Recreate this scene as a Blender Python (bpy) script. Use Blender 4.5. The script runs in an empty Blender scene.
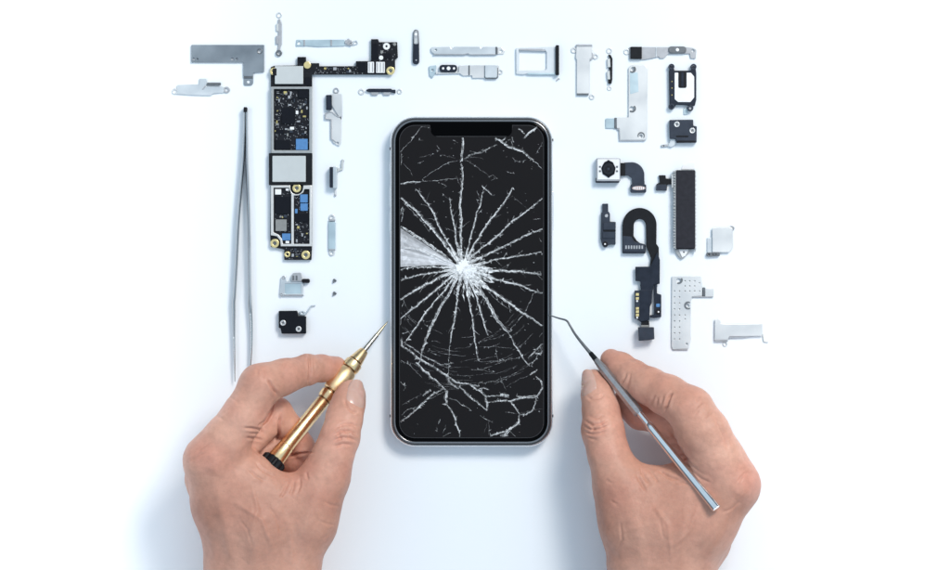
import bpy, math, random
import numpy as np
from mathutils import Vector, Matrix
from mathutils.bvhtree import BVHTree

S = 0.000435            # metres per drawing unit; the phone (163 units) comes out 71 mm wide
H = 3450.0              # camera height over the table, in drawing units (1.5 m)
CX, CY = 475.0, 285.0
random.seed(7)
RNG = np.random.RandomState(11)
scene = bpy.context.scene
COL = scene.collection

# ------------------------------------------------------------------ materials
def mat(name, color, rough=0.5, metal=0.0, spec=0.5, noise=0.0, nscale=300.0, bump=0.0, bscale=1500.0,
        rvar=0.0, stretch=None, coat=0.0, bdist=0.00005, aniso=0.0):
    m = bpy.data.materials.new(name); m.use_nodes = True
    nt = m.node_tree; b = nt.nodes['Principled BSDF']
    b.inputs['Base Color'].default_value = (*color, 1)
    b.inputs['Roughness'].default_value = rough
    b.inputs['Metallic'].default_value = metal
    b.inputs['Specular IOR Level'].default_value = spec
    if coat: b.inputs['Coat Weight'].default_value = coat
    tc = nt.nodes.new('ShaderNodeTexCoord'); mp = nt.nodes.new('ShaderNodeMapping')
    nt.links.new(tc.outputs['Object'], mp.inputs['Vector'])
    if stretch: mp.inputs['Scale'].default_value = stretch
    if noise or rvar:
        n = nt.nodes.new('ShaderNodeTexNoise'); n.inputs['Scale'].default_value = nscale
        n.inputs['Detail'].default_value = 5
        nt.links.new(mp.outputs[0], n.inputs['Vector'])
        if noise:
            r = nt.nodes.new('ShaderNodeMapRange')
            r.inputs['From Min'].default_value = 0.25; r.inputs['From Max'].default_value = 0.75
            r.inputs['To Min'].default_value = 1 - noise; r.inputs['To Max'].default_value = 1 + noise
            nt.links.new(n.outputs['Fac'], r.inputs['Value'])
            x = nt.nodes.new('ShaderNodeVectorMath'); x.operation = 'SCALE'
            x.inputs[0].default_value = color
            nt.links.new(r.outputs[0], x.inputs['Scale']); nt.links.new(x.outputs[0], b.inputs['Base Color'])
        if rvar:
            r2 = nt.nodes.new('ShaderNodeMapRange')
            r2.inputs['From Min'].default_value = 0.3; r2.inputs['From Max'].default_value = 0.7
            r2.inputs['To Min'].default_value = max(0, rough - rvar); r2.inputs['To Max'].default_value = rough + rvar
            nt.links.new(n.outputs['Fac'], r2.inputs['Value']); nt.links.new(r2.outputs[0], b.inputs['Roughness'])
    if bump:
        n2 = nt.nodes.new('ShaderNodeTexNoise'); n2.inputs['Scale'].default_value = bscale; n2.inputs['Detail'].default_value = 3
        nt.links.new(mp.outputs[0], n2.inputs['Vector'])
        bp = nt.nodes.new('ShaderNodeBump'); bp.inputs['Strength'].default_value = bump; bp.inputs['Distance'].default_value = bdist
        nt.links.new(n2.outputs['Fac'], bp.inputs['Height']); nt.links.new(bp.outputs[0], b.inputs['Normal'])
    return m

M = {
 'table': mat('white_paper', (0.865, 0.905, 0.945), 0.75, spec=0.15, noise=0.006, nscale=12, bump=0.03, bscale=900),
 'steel': mat('pale_steel', (0.61, 0.65, 0.67), 0.40, 0.85, noise=0.12, nscale=80, bump=0.25, bscale=900, rvar=0.08),
 'nickel': mat('pale_nickel', (0.66, 0.67, 0.67), 0.44, 0.8, noise=0.09, nscale=70, bump=0.2, bscale=700, rvar=0.08),
 'blue_steel': mat('bluish_steel', (0.50, 0.61, 0.65), 0.4, 0.85, noise=0.12, nscale=120, bump=0.2, bscale=900, rvar=0.08),
 'dark_steel': mat('dark_grey_steel', (0.235, 0.27, 0.30), 0.42, 0.75, noise=0.28, nscale=60, bump=0.3, bscale=900, rvar=0.1),
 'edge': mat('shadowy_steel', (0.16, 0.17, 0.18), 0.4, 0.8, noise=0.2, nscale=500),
 'midgrey': mat('grey_metal', (0.42, 0.43, 0.45), 0.45, 0.7, noise=0.1, nscale=400, bump=0.2, bscale=2000),
 'polished': mat('polished_steel', (0.80, 0.80, 0.81), 0.10, 1.0, noise=0.05, nscale=300, rvar=0.04),
 'tweezer': mat('tweezer_steel', (0.52, 0.535, 0.54), 0.17, 1.0, noise=0.05, nscale=100, rvar=0.04),
 'frame': mat('phone_band_steel', (0.80, 0.80, 0.805), 0.24, 1.0),
 'lip': mat('phone_lip_steel', (0.25, 0.245, 0.25), 0.2, 1.0),
 'frame_dark': mat('phone_band_dark', (0.05, 0.05, 0.052), 0.3, 0.6),
 'black': mat('black_plastic', (0.007, 0.008, 0.011), 0.5, spec=0.2, noise=0.25, nscale=500, bump=0.2, bscale=2500),
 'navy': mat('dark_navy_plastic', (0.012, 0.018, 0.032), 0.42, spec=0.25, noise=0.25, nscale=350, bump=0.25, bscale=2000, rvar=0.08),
 'slate': mat('slate_flex', (0.027, 0.036, 0.055), 0.45, spec=0.3, noise=0.2, nscale=300, bump=0.2, bscale=1800, rvar=0.08),
 'charcoal': mat('charcoal_foam', (0.020, 0.020, 0.027), 0.7, spec=0.25, noise=0.2, nscale=500, bump=0.3, bscale=3500),
 'pcb': mat('black_board', (0.007, 0.008, 0.012), 0.45, spec=0.22, noise=0.5, nscale=900, bump=0.3, bscale=3000),
 'chip': mat('chip_black', (0.003, 0.004, 0.008), 0.35, spec=0.2, noise=0.2, nscale=700),
 'chip_grey': mat('chip_grey', (0.28, 0.28, 0.27), 0.4, 0.4, noise=0.1, nscale=700, bump=0.2),
 'blue': mat('blue_chip', (0.085, 0.23, 0.48), 0.4, spec=0.4, noise=0.15, nscale=700),
 'tray': mat('tray_silver', (0.66, 0.70, 0.73), 0.45, 0.3, noise=0.04, nscale=300),
 'white': mat('white_plastic', (0.85, 0.85, 0.86), 0.45, spec=0.4, noise=0.04, nscale=300),
 'shield': mat('shield_grey', (0.56, 0.585, 0.585), 0.55, 0.45, noise=0.03, nscale=300, bump=0.2, bscale=2200),
 'rail': mat('shield_rail', (0.66, 0.655, 0.64), 0.45, 0.6, noise=0.08, nscale=600, bump=0.2, bscale=2000),
 'rail_grey': mat('shield_rail_grey', (0.40, 0.41, 0.41), 0.4, 0.6, noise=0.1, nscale=600, bump=0.2, bscale=2000),
 'gold': mat('gold_plate', (0.80, 0.66, 0.32), 0.35, 0.85, noise=0.1, nscale=500),
 'gold_dark': mat('old_gold_plate', (0.60, 0.50, 0.20), 0.35, 0.8, noise=0.15, nscale=500),
 'brass': mat('gold_brass', (0.90, 0.66, 0.37), 0.26, 1.0, noise=0.05, nscale=250, bump=0.15, bscale=1500, rvar=0.07),
 'brass_knurl': mat('gold_brass_matt', (0.88, 0.65, 0.38), 0.42, 1.0, noise=0.06, nscale=250, bump=0.5, bscale=2500, rvar=0.07),
 'brass_dark': mat('gold_brass_groove', (0.22, 0.13, 0.07), 0.4, 1.0),
 'bit': mat('bit_steel', (0.42, 0.40, 0.36), 0.25, 1.0, noise=0.1, nscale=400),
 'bit_gold': mat('bit_titanium', (0.42, 0.37, 0.26), 0.3, 1.0, noise=0.1, nscale=400),
 'display': mat('display_black', (0.0115, 0.0105, 0.0112), 0.22, spec=0.10),
 'glass_black': mat('bezel_black', (0.0006, 0.0006, 0.0008), 0.12, spec=0.05),
 'tint': mat('screen_edge_grey', (0.045, 0.045, 0.048), 0.3, spec=0.2),
 'pink': mat('connector_pink', (0.55, 0.42, 0.40), 0.4, 0.4, noise=0.15, nscale=900),
 'knurl': mat('pick_grip', (0.40, 0.385, 0.39), 0.38, 0.85, noise=0.15, nscale=900, bump=0.6, bscale=3500),
 'lens': mat('lens_glass', (0.003, 0.003, 0.006), 0.06, spec=0.6),
}

def crack_material(name, facet, lo, hi, color):
    m = bpy.data.materials.new(name); m.use_nodes = True
    nt = m.node_tree; b = nt.nodes['Principled BSDF']
    b.inputs['Base Color'].default_value = (*color, 1)
    b.inputs['Roughness'].default_value = 0.25
    tc = nt.nodes.new('ShaderNodeTexCoord')
    v = nt.nodes.new('ShaderNodeTexVoronoi'); v.inputs['Scale'].default_value = facet; v.distance = 'CHEBYCHEV'
    n = nt.nodes.new('ShaderNodeTexNoise'); n.inputs['Scale'].default_value = facet * .8; n.inputs['Detail'].default_value = 2
    wp = nt.nodes.new('ShaderNodeMixRGB'); wp.inputs[0].default_value = 0.0015
    nt.links.new(tc.outputs['Object'], n.inputs['Vector'])
    nt.links.new(tc.outputs['Object'], wp.inputs[1]); nt.links.new(n.outputs['Color'], wp.inputs[2]); nt.links.new(wp.outputs[0], v.inputs['Vector'])
    sp = nt.nodes.new('ShaderNodeSeparateColor'); nt.links.new(v.outputs['Color'], sp.inputs[0])
    at = nt.nodes.new('ShaderNodeAttribute'); at.attribute_name = 'crack_opacity'
    mr = nt.nodes.new('ShaderNodeMapRange'); mr.inputs['To Min'].default_value = lo; mr.inputs['To Max'].default_value = hi
    nt.links.new(sp.outputs[0], mr.inputs['Value'])
    mu = nt.nodes.new('ShaderNodeMath'); mu.operation = 'MULTIPLY'; mu.use_clamp = True
    nt.links.new(at.outputs['Fac'], mu.inputs[0]); nt.links.new(mr.outputs[0], mu.inputs[1])
    nt.links.new(mu.outputs[0], b.inputs['Alpha'])
    return m
M['crack'] = crack_material('cracked_glass', 1300, 0.18, 1.45, (0.93, 0.94, 0.95))
M['crushed'] = crack_material('crushed_glass', 500, 0.8, 1.1, (0.80, 0.80, 0.83))

def skin_material():
    m = bpy.data.materials.new('skin'); m.use_nodes = True
    nt = m.node_tree; b = nt.nodes['Principled BSDF']; L = nt.links
    tc = nt.nodes.new('ShaderNodeTexCoord')
    def noise(sc, det=4, rough=0.55):
        n = nt.nodes.new('ShaderNodeTexNoise'); n.inputs['Scale'].default_value = sc
        n.inputs['Detail'].default_value = det; n.inputs['Roughness'].default_value = rough
        L.new(tc.outputs['Object'], n.inputs['Vector']); return n
    n1 = noise(24, 3); n2 = noise(420, 4, 0.65)
    r1 = nt.nodes.new('ShaderNodeValToRGB')
    r1.color_ramp.elements[0].position = 0.30; r1.color_ramp.elements[0].color = SKIN_A
    r1.color_ramp.elements[1].position = 0.70; r1.color_ramp.elements[1].color = SKIN_B
    L.new(n1.outputs['Fac'], r1.inputs['Fac'])
    at = nt.nodes.new('ShaderNodeAttribute'); at.attribute_name = 'redness'
    mx = nt.nodes.new('ShaderNodeMix'); mx.data_type = 'RGBA'
    L.new(at.outputs['Fac'], mx.inputs['Factor']); L.new(r1.outputs[0], mx.inputs['A'])
    mx.inputs['B'].default_value = SKIN_R
    mm = nt.nodes.new('ShaderNodeMix'); mm.data_type = 'RGBA'; mm.blend_type = 'MULTIPLY'
    mr = nt.nodes.new('ShaderNodeMapRange'); mr.inputs['From Min'].default_value = 0.3; mr.inputs['From Max'].default_value = 0.7
    mr.inputs['To Min'].default_value = 0.91; mr.inputs['To Max'].default_value = 1.07
    L.new(n2.outputs['Fac'], mr.inputs['Value'])
    L.new(mx.outputs['Result'], mm.inputs['A']); L.new(mr.outputs[0], mm.inputs['B']); mm.inputs['Factor'].default_value = 1
    L.new(mm.outputs['Result'], b.inputs['Base Color'])
    b.inputs['Roughness'].default_value = 0.46
    b.inputs['Specular IOR Level'].default_value = 0.35
    b.inputs['Subsurface Weight'].default_value = 0.10
    b.inputs['Subsurface Radius'].default_value = (1.0, 0.35, 0.2)
    b.inputs['Subsurface Scale'].default_value = 0.003
    # skin relief: cell-like creasing plus fine pores
    v = nt.nodes.new('ShaderNodeTexVoronoi'); v.inputs['Scale'].default_value = 900; v.feature = 'DISTANCE_TO_EDGE'
    wn = noise(300, 3)
    add = nt.nodes.new('ShaderNodeMixRGB'); add.inputs[0].default_value = 0.004
    L.new(tc.outputs['Object'], add.inputs[1]); L.new(wn.outputs['Color'], add.inputs[2])
    L.new(add.outputs[0], v.inputs['Vector'])
    n3 = noise(1600, 3); n4 = noise(180, 4, 0.6)
    b1 = nt.nodes.new('ShaderNodeBump'); b1.inputs['Strength'].default_value = 0.22; b1.inputs['Distance'].default_value = 0.0003
    L.new(v.outputs['Distance'], b1.inputs['Height'])
    b2 = nt.nodes.new('ShaderNodeBump'); b2.inputs['Strength'].default_value = 0.25; b2.inputs['Distance'].default_value = 0.00012
    L.new(n3.outputs['Fac'], b2.inputs['Height']); L.new(b1.outputs[0], b2.inputs['Normal'])
    b3 = nt.nodes.new('ShaderNodeBump'); b3.inputs['Strength'].default_value = 0.45; b3.inputs['Distance'].default_value = 0.0008
    L.new(n4.outputs['Fac'], b3.inputs['Height']); L.new(b2.outputs[0], b3.inputs['Normal'])
    L.new(b3.outputs[0], b.inputs['Normal'])
    return m
SKIN_A = (0.46, 0.215, 0.15, 1); SKIN_B = (0.73, 0.40, 0.295, 1); SKIN_R = (0.62, 0.26, 0.19, 1)
M['skin'] = skin_material()
M['nail'] = mat('fingernail', (0.63, 0.39, 0.32), 0.22, spec=0.5, noise=0.06, nscale=150, bump=0.1, bscale=600)
M['nail'].node_tree.nodes['Principled BSDF'].inputs['Subsurface Weight'].default_value = 0.2
M['nail'].node_tree.nodes['Principled BSDF'].inputs['Subsurface Scale'].default_value = 0.002

# ------------------------------------------------------------------ helpers
def tagset(o, label=None, cat=None, group=None, kind=None):
    if label: o['label'] = label
    if cat: o['category'] = cat
    if group: o['group'] = group
    if kind: o['kind'] = kind
    return o

ORG = {}
def wloc(x, y, z=0.0):
    return Vector(((x - CX) * S, -(y - CY) * S, z * S))

def thing(name, label, cat, x, y, group=None):
    o = bpy.data.objects.new(name, None); COL.objects.link(o)
    o.empty_display_size = 0.005
    o.location = wloc(x, y); ORG[o.name] = wloc(x, y)
    return tagset(o, label, cat, group)

def link(name, me, m, parent, sharp=35, smooth=True):
    o = bpy.data.objects.new(name, me); COL.objects.link(o)
    if smooth:
        me.shade_smooth()
        if sharp: me.set_sharp_from_angle(angle=math.radians(sharp))
    me.materials.clear(); me.materials.append(M[m] if isinstance(m, str) else m)
    if parent is not None:
        o.parent = parent
        ORG[o.name] = ORG[parent.name]
    return o

def from_world(name, verts, faces, m, parent=None, sharp=35, smooth=True):
    """verts are in metres, world space; the mesh is stored relative to its thing's origin"""
    if parent is not None:
        org = ORG[parent.name]
    else:
        org = Vector((sum(v[0] for v in verts) / len(verts), sum(v[1] for v in verts) / len(verts), 0))
    me = bpy.data.meshes.new(name)
    me.from_pydata([(v[0] - org[0], v[1] - org[1], v[2] - org[2]) for v in verts], [], faces)
    me.validate(); me.update()
    o = link(name, me, m, parent, sharp, smooth)
    if parent is None:
        o.location = org; ORG[o.name] = org
    return o

def fillet(pts, r, n=5):
    """round the corners of a polygon; a point may carry its own radius as third value"""
    out = []; N = len(pts)
    for i in range(N):
        p = Vector(pts[i][:2]); a = Vector(pts[i - 1][:2]); b = Vector(pts[(i + 1) % N][:2])
        rr = pts[i][2] if len(pts[i]) > 2 else r
        da = (a - p); db = (b - p); la, lb = da.length, db.length
        if rr <= 0.01 or la < 1e-4 or lb < 1e-4: out.append((p.x, p.y)); continue
        da /= la; db /= lb
        c = max(-1, min(1, da.dot(db))); ang = math.acos(c)
        if ang > math.radians(176): out.append((p.x, p.y)); continue
        d = min(rr / math.tan(ang / 2), la * 0.49, lb * 0.49)
        p0 = p + da * d; p2 = p + db * d
        for k in range(n + 1):
            t = k / n
            q = p0 * (1 - t) ** 2 + p * 2 * t * (1 - t) + p2 * t ** 2
            out.append((q.x, q.y))
    return out

def circ(x, y, r, n=24, ry=None):
    ry = r if ry is None else ry
    return [(x + r * math.cos(2 * math.pi * k / n), y + ry * math.sin(2 * math.pi * k / n)) for k in range(n)]

def rot(pts, cx, cy, deg):
    a = math.radians(deg); c, s = math.cos(a), math.sin(a)
    return [(cx + (p[0] - cx) * c - (p[1] - cy) * s, cy + (p[0] - cx) * s + (p[1] - cy) * c) + tuple(p[2:]) for p in pts]

def plate(name, pts, z0, z1, m, parent=None, holes=(), bev=0.3, r=0.0, label=None):
    """a flat shape with holes, extruded from z0 to z1 with a small edge bevel"""
    if r or any(len(p) > 2 for p in pts): pts = fillet(pts, r)
    th = z1 - z0; bev = min(bev, th * 0.45)
    cx = sum(p[0] for p in pts) / len(pts); cy = sum(p[1] for p in pts) / len(pts)
    cu = bpy.data.curves.new(name, 'CURVE'); cu.dimensions = '2D'; cu.fill_mode = 'BOTH'
    for loop in [pts] + [list(h) for h in holes]:
        sp = cu.splines.new('POLY'); sp.points.add(len(loop) - 1); sp.use_cyclic_u = True
        for i, p in enumerate(loop): sp.points[i].co = (p[0] - cx, -(p[1] - cy), 0, 1)
    cu.extrude = th / 2 - bev; cu.bevel_depth = bev; cu.bevel_resolution = 1; cu.offset = -bev
    tmp = bpy.data.objects.new('tmp', cu)
    me = bpy.data.meshes.new_from_object(tmp)
    bpy.data.objects.remove(tmp); bpy.data.curves.remove(cu)
    me.name = name
    org = ORG[parent.name] if parent is not None else wloc(cx, cy)
    off = wloc(cx, cy, (z0 + z1) / 2) - org
    me.transform(Matrix.Translation(off) @ Matrix.Scale(S, 4))
    o = link(name, me, m, parent)
    if parent is None: o.location = org; ORG[o.name] = org
    if label: o['label'] = label
    return o

def box(name, x0, y0, x1, y1, z0, z1, m, parent=None, r=0.5, bev=0.3, ang=0, holes=(), label=None):
    p = [(x0, y0), (x1, y0), (x1, y1), (x0, y1)]
    if ang: p = rot(p, (x0 + x1) / 2, (y0 + y1) / 2, ang)
    return plate(name, p, z0, z1, m, parent, holes, bev, r, label)

def disc(name, x, y, r, z0, z1, m, parent=None, hole=0, bev=0.3):
    return plate(name, circ(x, y, r), z0, z1, m, parent, [circ(x, y, hole, 16)] if hole else (), bev)

def cross_loop(x, y, a, w, deg=20):
    p = [(x - w, y - a), (x + w, y - a), (x + w, y - w), (x + a, y - w), (x + a, y + w), (x + w, y + w),
         (x + w, y + a), (x - w, y + a), (x - w, y + w), (x - a, y + w), (x - a, y - w), (x - w, y - w)]
    return rot(p, x, y, deg)

def screw(x, y, r, z0, z1, m, parent, deg=20, recess='edge'):
    s = plate('screw', circ(x, y, r), z0, z1, m, parent, [cross_loop(x, y, r * 0.55, r * 0.17, deg)], 0.35)
    disc('recess', x, y, r * 0.66, z0, z1 - 0.5, recess, s, bev=0.1)
    return s

def eyelet(name, x, y, r, ri, z0, z1, m, parent):
    return disc(name, x, y, r, z0, z1, m, parent, hole=ri, bev=0.25)

def loft(name, rings, m, parent=None, cap=True, sharp=35, close=True):
    """rings: lists of world points (metres), all the same length"""
    n = len(rings[0]); v = [p for rg in rings for p in rg]; f = []
    for i in range(len(rings) - 1):
        for j in range(n if close else n - 1):
            a = i * n + j; b = i * n + (j + 1) % n
            f.append((a, b, b + n, a + n))
    if cap:
        f.append(tuple(reversed(range(n)))); f.append(tuple(range((len(rings) - 1) * n, len(rings) * n)))
    return from_world(name, v, f, m, parent, sharp)

def W(x, y, z):
    k = (H - z) / H
    return Vector(((x - CX) * k * S, -(y - CY) * k * S, z * S))

def lathe(name, A, B, prof, m, parent, n=32, sides=None, phase=0.0, flute=None):
    """turned shape along world axis A->B; prof = [(t, radius in units)], t as fraction of the axis"""
    d = (B - A); ax = d.normalized()
    up = Vector((0, 0, 1)); u = ax.cross(up).normalized(); w = u.cross(ax).normalized()
    n = sides or n; rings = []
    for t, r in prof:
        c = A + d * t
        rg = []
        for k in range(n):
            a = 2 * math.pi * k / n + phase
            rr = r * (flute(k, t) if flute else 1)
            rg.append(c + (u * math.cos(a) + w * math.sin(a)) * rr * S)
        rings.append(rg)
    return loft(name, rings, m, parent, sharp=28)

def tube(name, pts, radii, m, parent=None, n=12, sub=4):
    """smooth round wire through world points"""
    P = []; R = []
    for i in range(len(pts) - 1):
        p0 = pts[max(i - 1, 0)]; p1 = pts[i]; p2 = pts[i + 1]; p3 = pts[min(i + 2, len(pts) - 1)]
        for k in range(sub):
            t = k / sub
            P.append(0.5 * ((2 * p1) + (p2 - p0) * t + (2 * p0 - 5 * p1 + 4 * p2 - p3) * t * t + (3 * p1 - p0 - 3 * p2 + p3) * t ** 3))
            R.append(radii[i] * (1 - t) + radii[i + 1] * t)
    P.append(pts[-1]); R.append(radii[-1])
    rings = []; ref = Vector((0, 0, 1))
    for i, p in enumerate(P):
        t = (P[min(i + 1, len(P) - 1)] - P[max(i - 1, 0)]).normalized()
        u = t.cross(ref)
        if u.length < 1e-3: u = t.cross(Vector((1, 0, 0)))
        u.normalize(); w = u.cross(t).normalized()
        rings.append([p + (u * math.cos(2 * math.pi * k / n) + w * math.sin(2 * math.pi * k / n)) * R[i] * S for k in range(n)])
    return loft(name, rings, m, parent, sharp=50)

# ------------------------------------------------------------------ table
tp = plate('tabletop', [(-1600, -1100), (2550, -1100), (2550, 1700), (-1600, 1700)], -60, 0, 'table', None, bev=2, r=30)
tagset(tp, 'white paper covered work surface under everything', kind='structure')

# ------------------------------------------------------------------ small parts, top left
t = thing('mounting_bracket', 'dark grey L-shaped steel bracket, largest plate at the upper left', 'bracket', 228, 58)
plate('plate', [(191.5, 45.2), (264.3, 45.2), (264.3, 72.3), (253.4, 73), (253.4, 76.5), (243.6, 76.5), (243.6, 62.7), (191.5, 62.7)],
      1.2, 2.6, 'dark_steel', t, [circ(259.8, 51.6, 1.9), circ(194.2, 59.3, 1.3), circ(197.6, 59.2, .8), circ(232.8, 59.2, 1.4), circ(237, 59.2, 1.1)], 0.25, 0.5)
plate('tab', fillet([(243.8, 78.3, .2), (253.3, 78.3, .2), (253.3, 85.8, 4.2), (243.8, 85.8, 2)], 1), 0.2, 1.4, 'dark_steel', t, [circ(248.6, 81.9, 1.7)], 0.25)
box('fold', 243.8, 76.4, 253.2, 78.5, 0.6, 2.3, 'edge', t, r=0.1)
disc('hole_collar', 259.8, 51.6, 2.8, 2.5, 3.0, 'edge', t, hole=2.0)

t = thing('mounting_bracket', 'pale grey narrow bracket with a dark bar and an eyelet at each end', 'bracket', 201, 90)
plate('plate', fillet([(177, 85.4), (199.3, 84.7), (199.3, 79), (206.8, 79), (206.9, 82.6), (206.4, 86.5), (221, 86.8), (224, 87.2), (224, 93),
      (213.5, 93.8), (211, 95.8), (196, 95.6), (177, 94.4)], .6), 0.8, 1.9, 'steel', t)
eyelet('eyelet', 175.2, 91.6, 3.1, 1.6, 0.6, 1.6, 'nickel', t)
eyelet('eyelet', 226.8, 90.1, 3.2, 1.6, 0.8, 1.8, 'midgrey', t)
box('dark_bar', 207.4, 82.9, 221, 85.6, 1, 3.2, 'edge', t)
plate('fold', [(202, 89.6), (205.6, 85.2), (206.5, 86), (203, 90.2)], 1.8, 2.3, 'midgrey', t)

t = thing('antenna_contact', 'thin upright contact strip ending in a dark ring above the circuit board', 'contact', 279, 34)
plate('strip', fillet([(278, 19.5), (280.4, 19.5), (281.9, 24), (281.9, 44.5), (280.4, 48.5), (280.6, 51), (277.6, 51), (278, 47), (278.6, 43)], .6), 0.8, 1.8, 'midgrey', t)
eyelet('ring', 279, 53.4, 3.2, 1.7, 0.3, 2.6, 'edge', t)
eyelet('ring', 279.2, 15.4, 2.9, 1.7, 0.4, 1.1, 'nickel', t)
box('pad', 276.2, 24, 278.6, 31.6, 0.8, 2, 'shield', t)
box('pad', 276, 36.2, 278.8, 44.4, 0.8, 2.4, 'midgrey', t)

t = thing('contact_bar', 'pale flat bar with a knurled grey lump near its right end', 'bar', 327, 43)
plate('bar', fillet([(296.4, 40), (304.4, 40.2), (330, 40), (345, 40), (345, 46.3), (318, 47), (306, 46.2), (296, 46.6)], .8), 0.6, 1.6, 'blue_steel', t,
      [circ(299.4, 43.3, 1.7, 16)])
plate('bar_end', fillet([(345, 40.2), (354, 41.4), (357.6, 40.4), (358.2, 44.5), (353, 45.8), (345, 46)], 1), 0.5, 1.4, 'steel', t, [circ(355.8, 43, 1.1, 14)])
for x in (304.3, 331.3): box('clip', x - .9, 40.2, x + .9, 46.2, 1.4, 2.4, 'midgrey', t, r=.2)
for i, (x, y) in enumerate(((346.5, 42.5), (348.7, 40.8), (350.9, 42.4), (348.6, 44), (351, 44.4))):
    disc('bead', x, y, 1.7, 1, 3.1, 'midgrey', t)

# ------------------------------------------------------------------ logic board
lb = thing('circuit_board', 'long black circuit board with grey shields, blue chips and an arm at its top', 'circuit board', 292, 165)
plate('board_arm', [(271, 67.5), (274.5, 66.2), (297.6, 65.8), (297.6, 57.4), (306.2, 57.4), (306.2, 63.6), (319.4, 63.6), (319.4, 66.6), (356, 66.6),
      (356, 61.6), (371.2, 61.6), (371.2, 39.6), (378.2, 39.6), (379.2, 42.6), (397.3, 42.6), (398, 58), (395.2, 60), (395.2, 70), (391, 75),
      (312.3, 75), (312.3, 87.4), (271, 87.4)], 1.2, 4.6, 'pcb', lb, [circ(381.2, 58.2, 1.6), circ(307.8, 66, 1.4)], .3, .4)
plate('board', fillet([(271.4, 87.8), (312.2, 87.8), (312.2, 246.6), (311.6, 260), (284.5, 260), (284.5, 249.5), (271, 247), (270.4, 236), (270.8, 190)], .8), 1.2, 4.4, 'pcb', lb)
box('shield', 275.2, 66.6, 303.6, 84.6, 4.5, 7.5, 'shield', lb, r=.8, bev=.5)
box('shield_notch', 273.2, 69, 277, 76.2, 4.6, 7.9, 'pcb', lb, r=.6)
# upper open frame
plate('shield_frame', [(271.6, 87.2), (312.4, 87.2), (312.4, 153.6), (271.6, 153.6)], 4.3, 8.2, 'rail_grey', lb,
      [fillet([(274.2, 89.6), (309.6, 89.6), (309.6, 150.6), (274.2, 150.6)], .8)], .4, .6)
box('shield_surround', 269.2, 153.4, 312.6, 185.4, 4.3, 6.4, 'black', lb, r=.8)
box('shield', 272.8, 156.2, 306.2, 182.3, 6.3, 8.4, 'shield', lb, r=.8, bev=.5)
# lower frame with curved notches
def arc(cx, cy, r, a0, a1, n=8):
    return [(cx + r * math.cos(math.radians(a0 + (a1 - a0) * k / n)), cy + r * math.sin(math.radians(a0 + (a1 - a0) * k / n))) for k in range(n + 1)]
outer = [(271.3, 185.6)] + [(291.2, 185.6)] + arc(297, 188.2, 6.6, 190, -10)[::1] + [(303.8, 185.6), (312.2, 185.6), (312.2, 246.4), (281, 246.4)] + \
        [(280.2, 240)] + arc(275, 243.5, 7.2, -40, -90, 5) + [(271.3, 236.2)]
# arc() runs over the lower half of the top screw so the rail bows round it
outer = [(271.3, 185.6), (290.6, 185.6)] + [(297 + 6.4 * math.cos(math.radians(a)), 188.2 + 6.4 * math.sin(math.radians(a))) for a in range(180, -1, -20)] + \
        [(303.8, 185.6), (312.2, 185.6), (312.2, 246.4), (281.2, 246.4), (280.6, 240.6), (277.4, 236.4), (271.3, 235.4)]
inner_l = fillet([(274, 188), (289.4, 188), (291, 192.6), (291.6, 194.4), (291.6, 244), (283.4, 244), (282.4, 239), (278.8, 234.6), (274, 232.6)], .7)
inner_r = fillet([(294.2, 195.8), (299, 195.6), (303.6, 192.8), (304.8, 189.4), (309.8, 189.4), (309.8, 244), (294.2, 244)], .7)
plate('shield_frame', outer, 4.3, 7.6, 'rail', lb, [inner_l, inner_r], .4)
def gold_screw(x, y, r, z=5.5):
    o = disc('screw_post', x, y, r, 4, z, 'gold', lb, hole=r * .42, bev=.4)
    disc('thread', x, y, r * .45, 3.9, z - 1, 'edge', o, bev=.1)
gold_screw(297, 188.4, 4.3, 6.4); gold_screw(275, 243.4, 4.4); gold_screw(306, 255, 4.4); gold_screw(274, 72, 3.8, 7)
gold_screw(287.6, 254.4, 3, 5); gold_screw(390.6, 71.2, 4.2, 5.8)
disc('screw_post', 307.6, 65.6, 3.7, 4.5, 6.4, 'gold', lb, bev=.5)
disc('contact_pad', 386.6, 46.8, 3.5, 4.5, 5.4, 'white', lb, hole=1.1)
disc('contact_pad', 381.2, 58.2, 2.2, 4.5, 5, 'white', lb, hole=.01 or 0)
disc('contact_pad', 394.8, 44.8, 1.6, 4.5, 5, 'chip_grey', lb)
disc('contact_pad', 381.8, 52.6, 1.4, 4.5, 5, 'chip_grey', lb)
for x0, x1 in ((368, 374.2), (376.2, 385)):
    c = box('connector', x0, 62.4, x1, 73.4, 4.5, 6.6, 'white', lb, r=.5)
    n = 3 if x1 - x0 > 7 else 2
    for k in range(n):
        xx = x0 + (k + .5) * (x1 - x0) / n
        box('slot', xx - .35, 63.2, xx + .35, 72.6, 6.5, 6.9, 'chip_grey', c, r=.1, bev=.1)
for a in ((282, 108.2, 295.2, 124, 6.6), (298.6, 90, 309.3, 98.6, 6), (275.2, 140.5, 290, 150, 5.8), (275.4, 197, 291, 214, 5.6), (295, 214, 309, 222, 5.6),
          (276, 130, 284, 134, 5.8), (371.5, 44, 378, 60, 5.2), (384, 53.5, 391, 59.5, 5.4), (357.5, 63, 366, 73, 5), (299, 58.6, 304, 63, 5.4), (305, 78, 311, 86, 5.4)):
    box('chip', a[0], a[1], a[2], a[3], 4.3, a[4], 'chip', lb, r=.4, bev=.25)
for a in ((296.2, 139.2, 308, 150.2, 6.6), (300.4, 194.6, 308, 202.8, 6.4), (300.6, 203.6, 308, 211, 6.4), (282.4, 233.6, 290.8, 240.4, 6.2), (295.2, 209, 297.8, 213.6, 5.4)):
    box('blue_chip', a[0], a[1], a[2], a[3], 4.3, a[4], 'blue', lb, r=.4, bev=.25)
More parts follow.
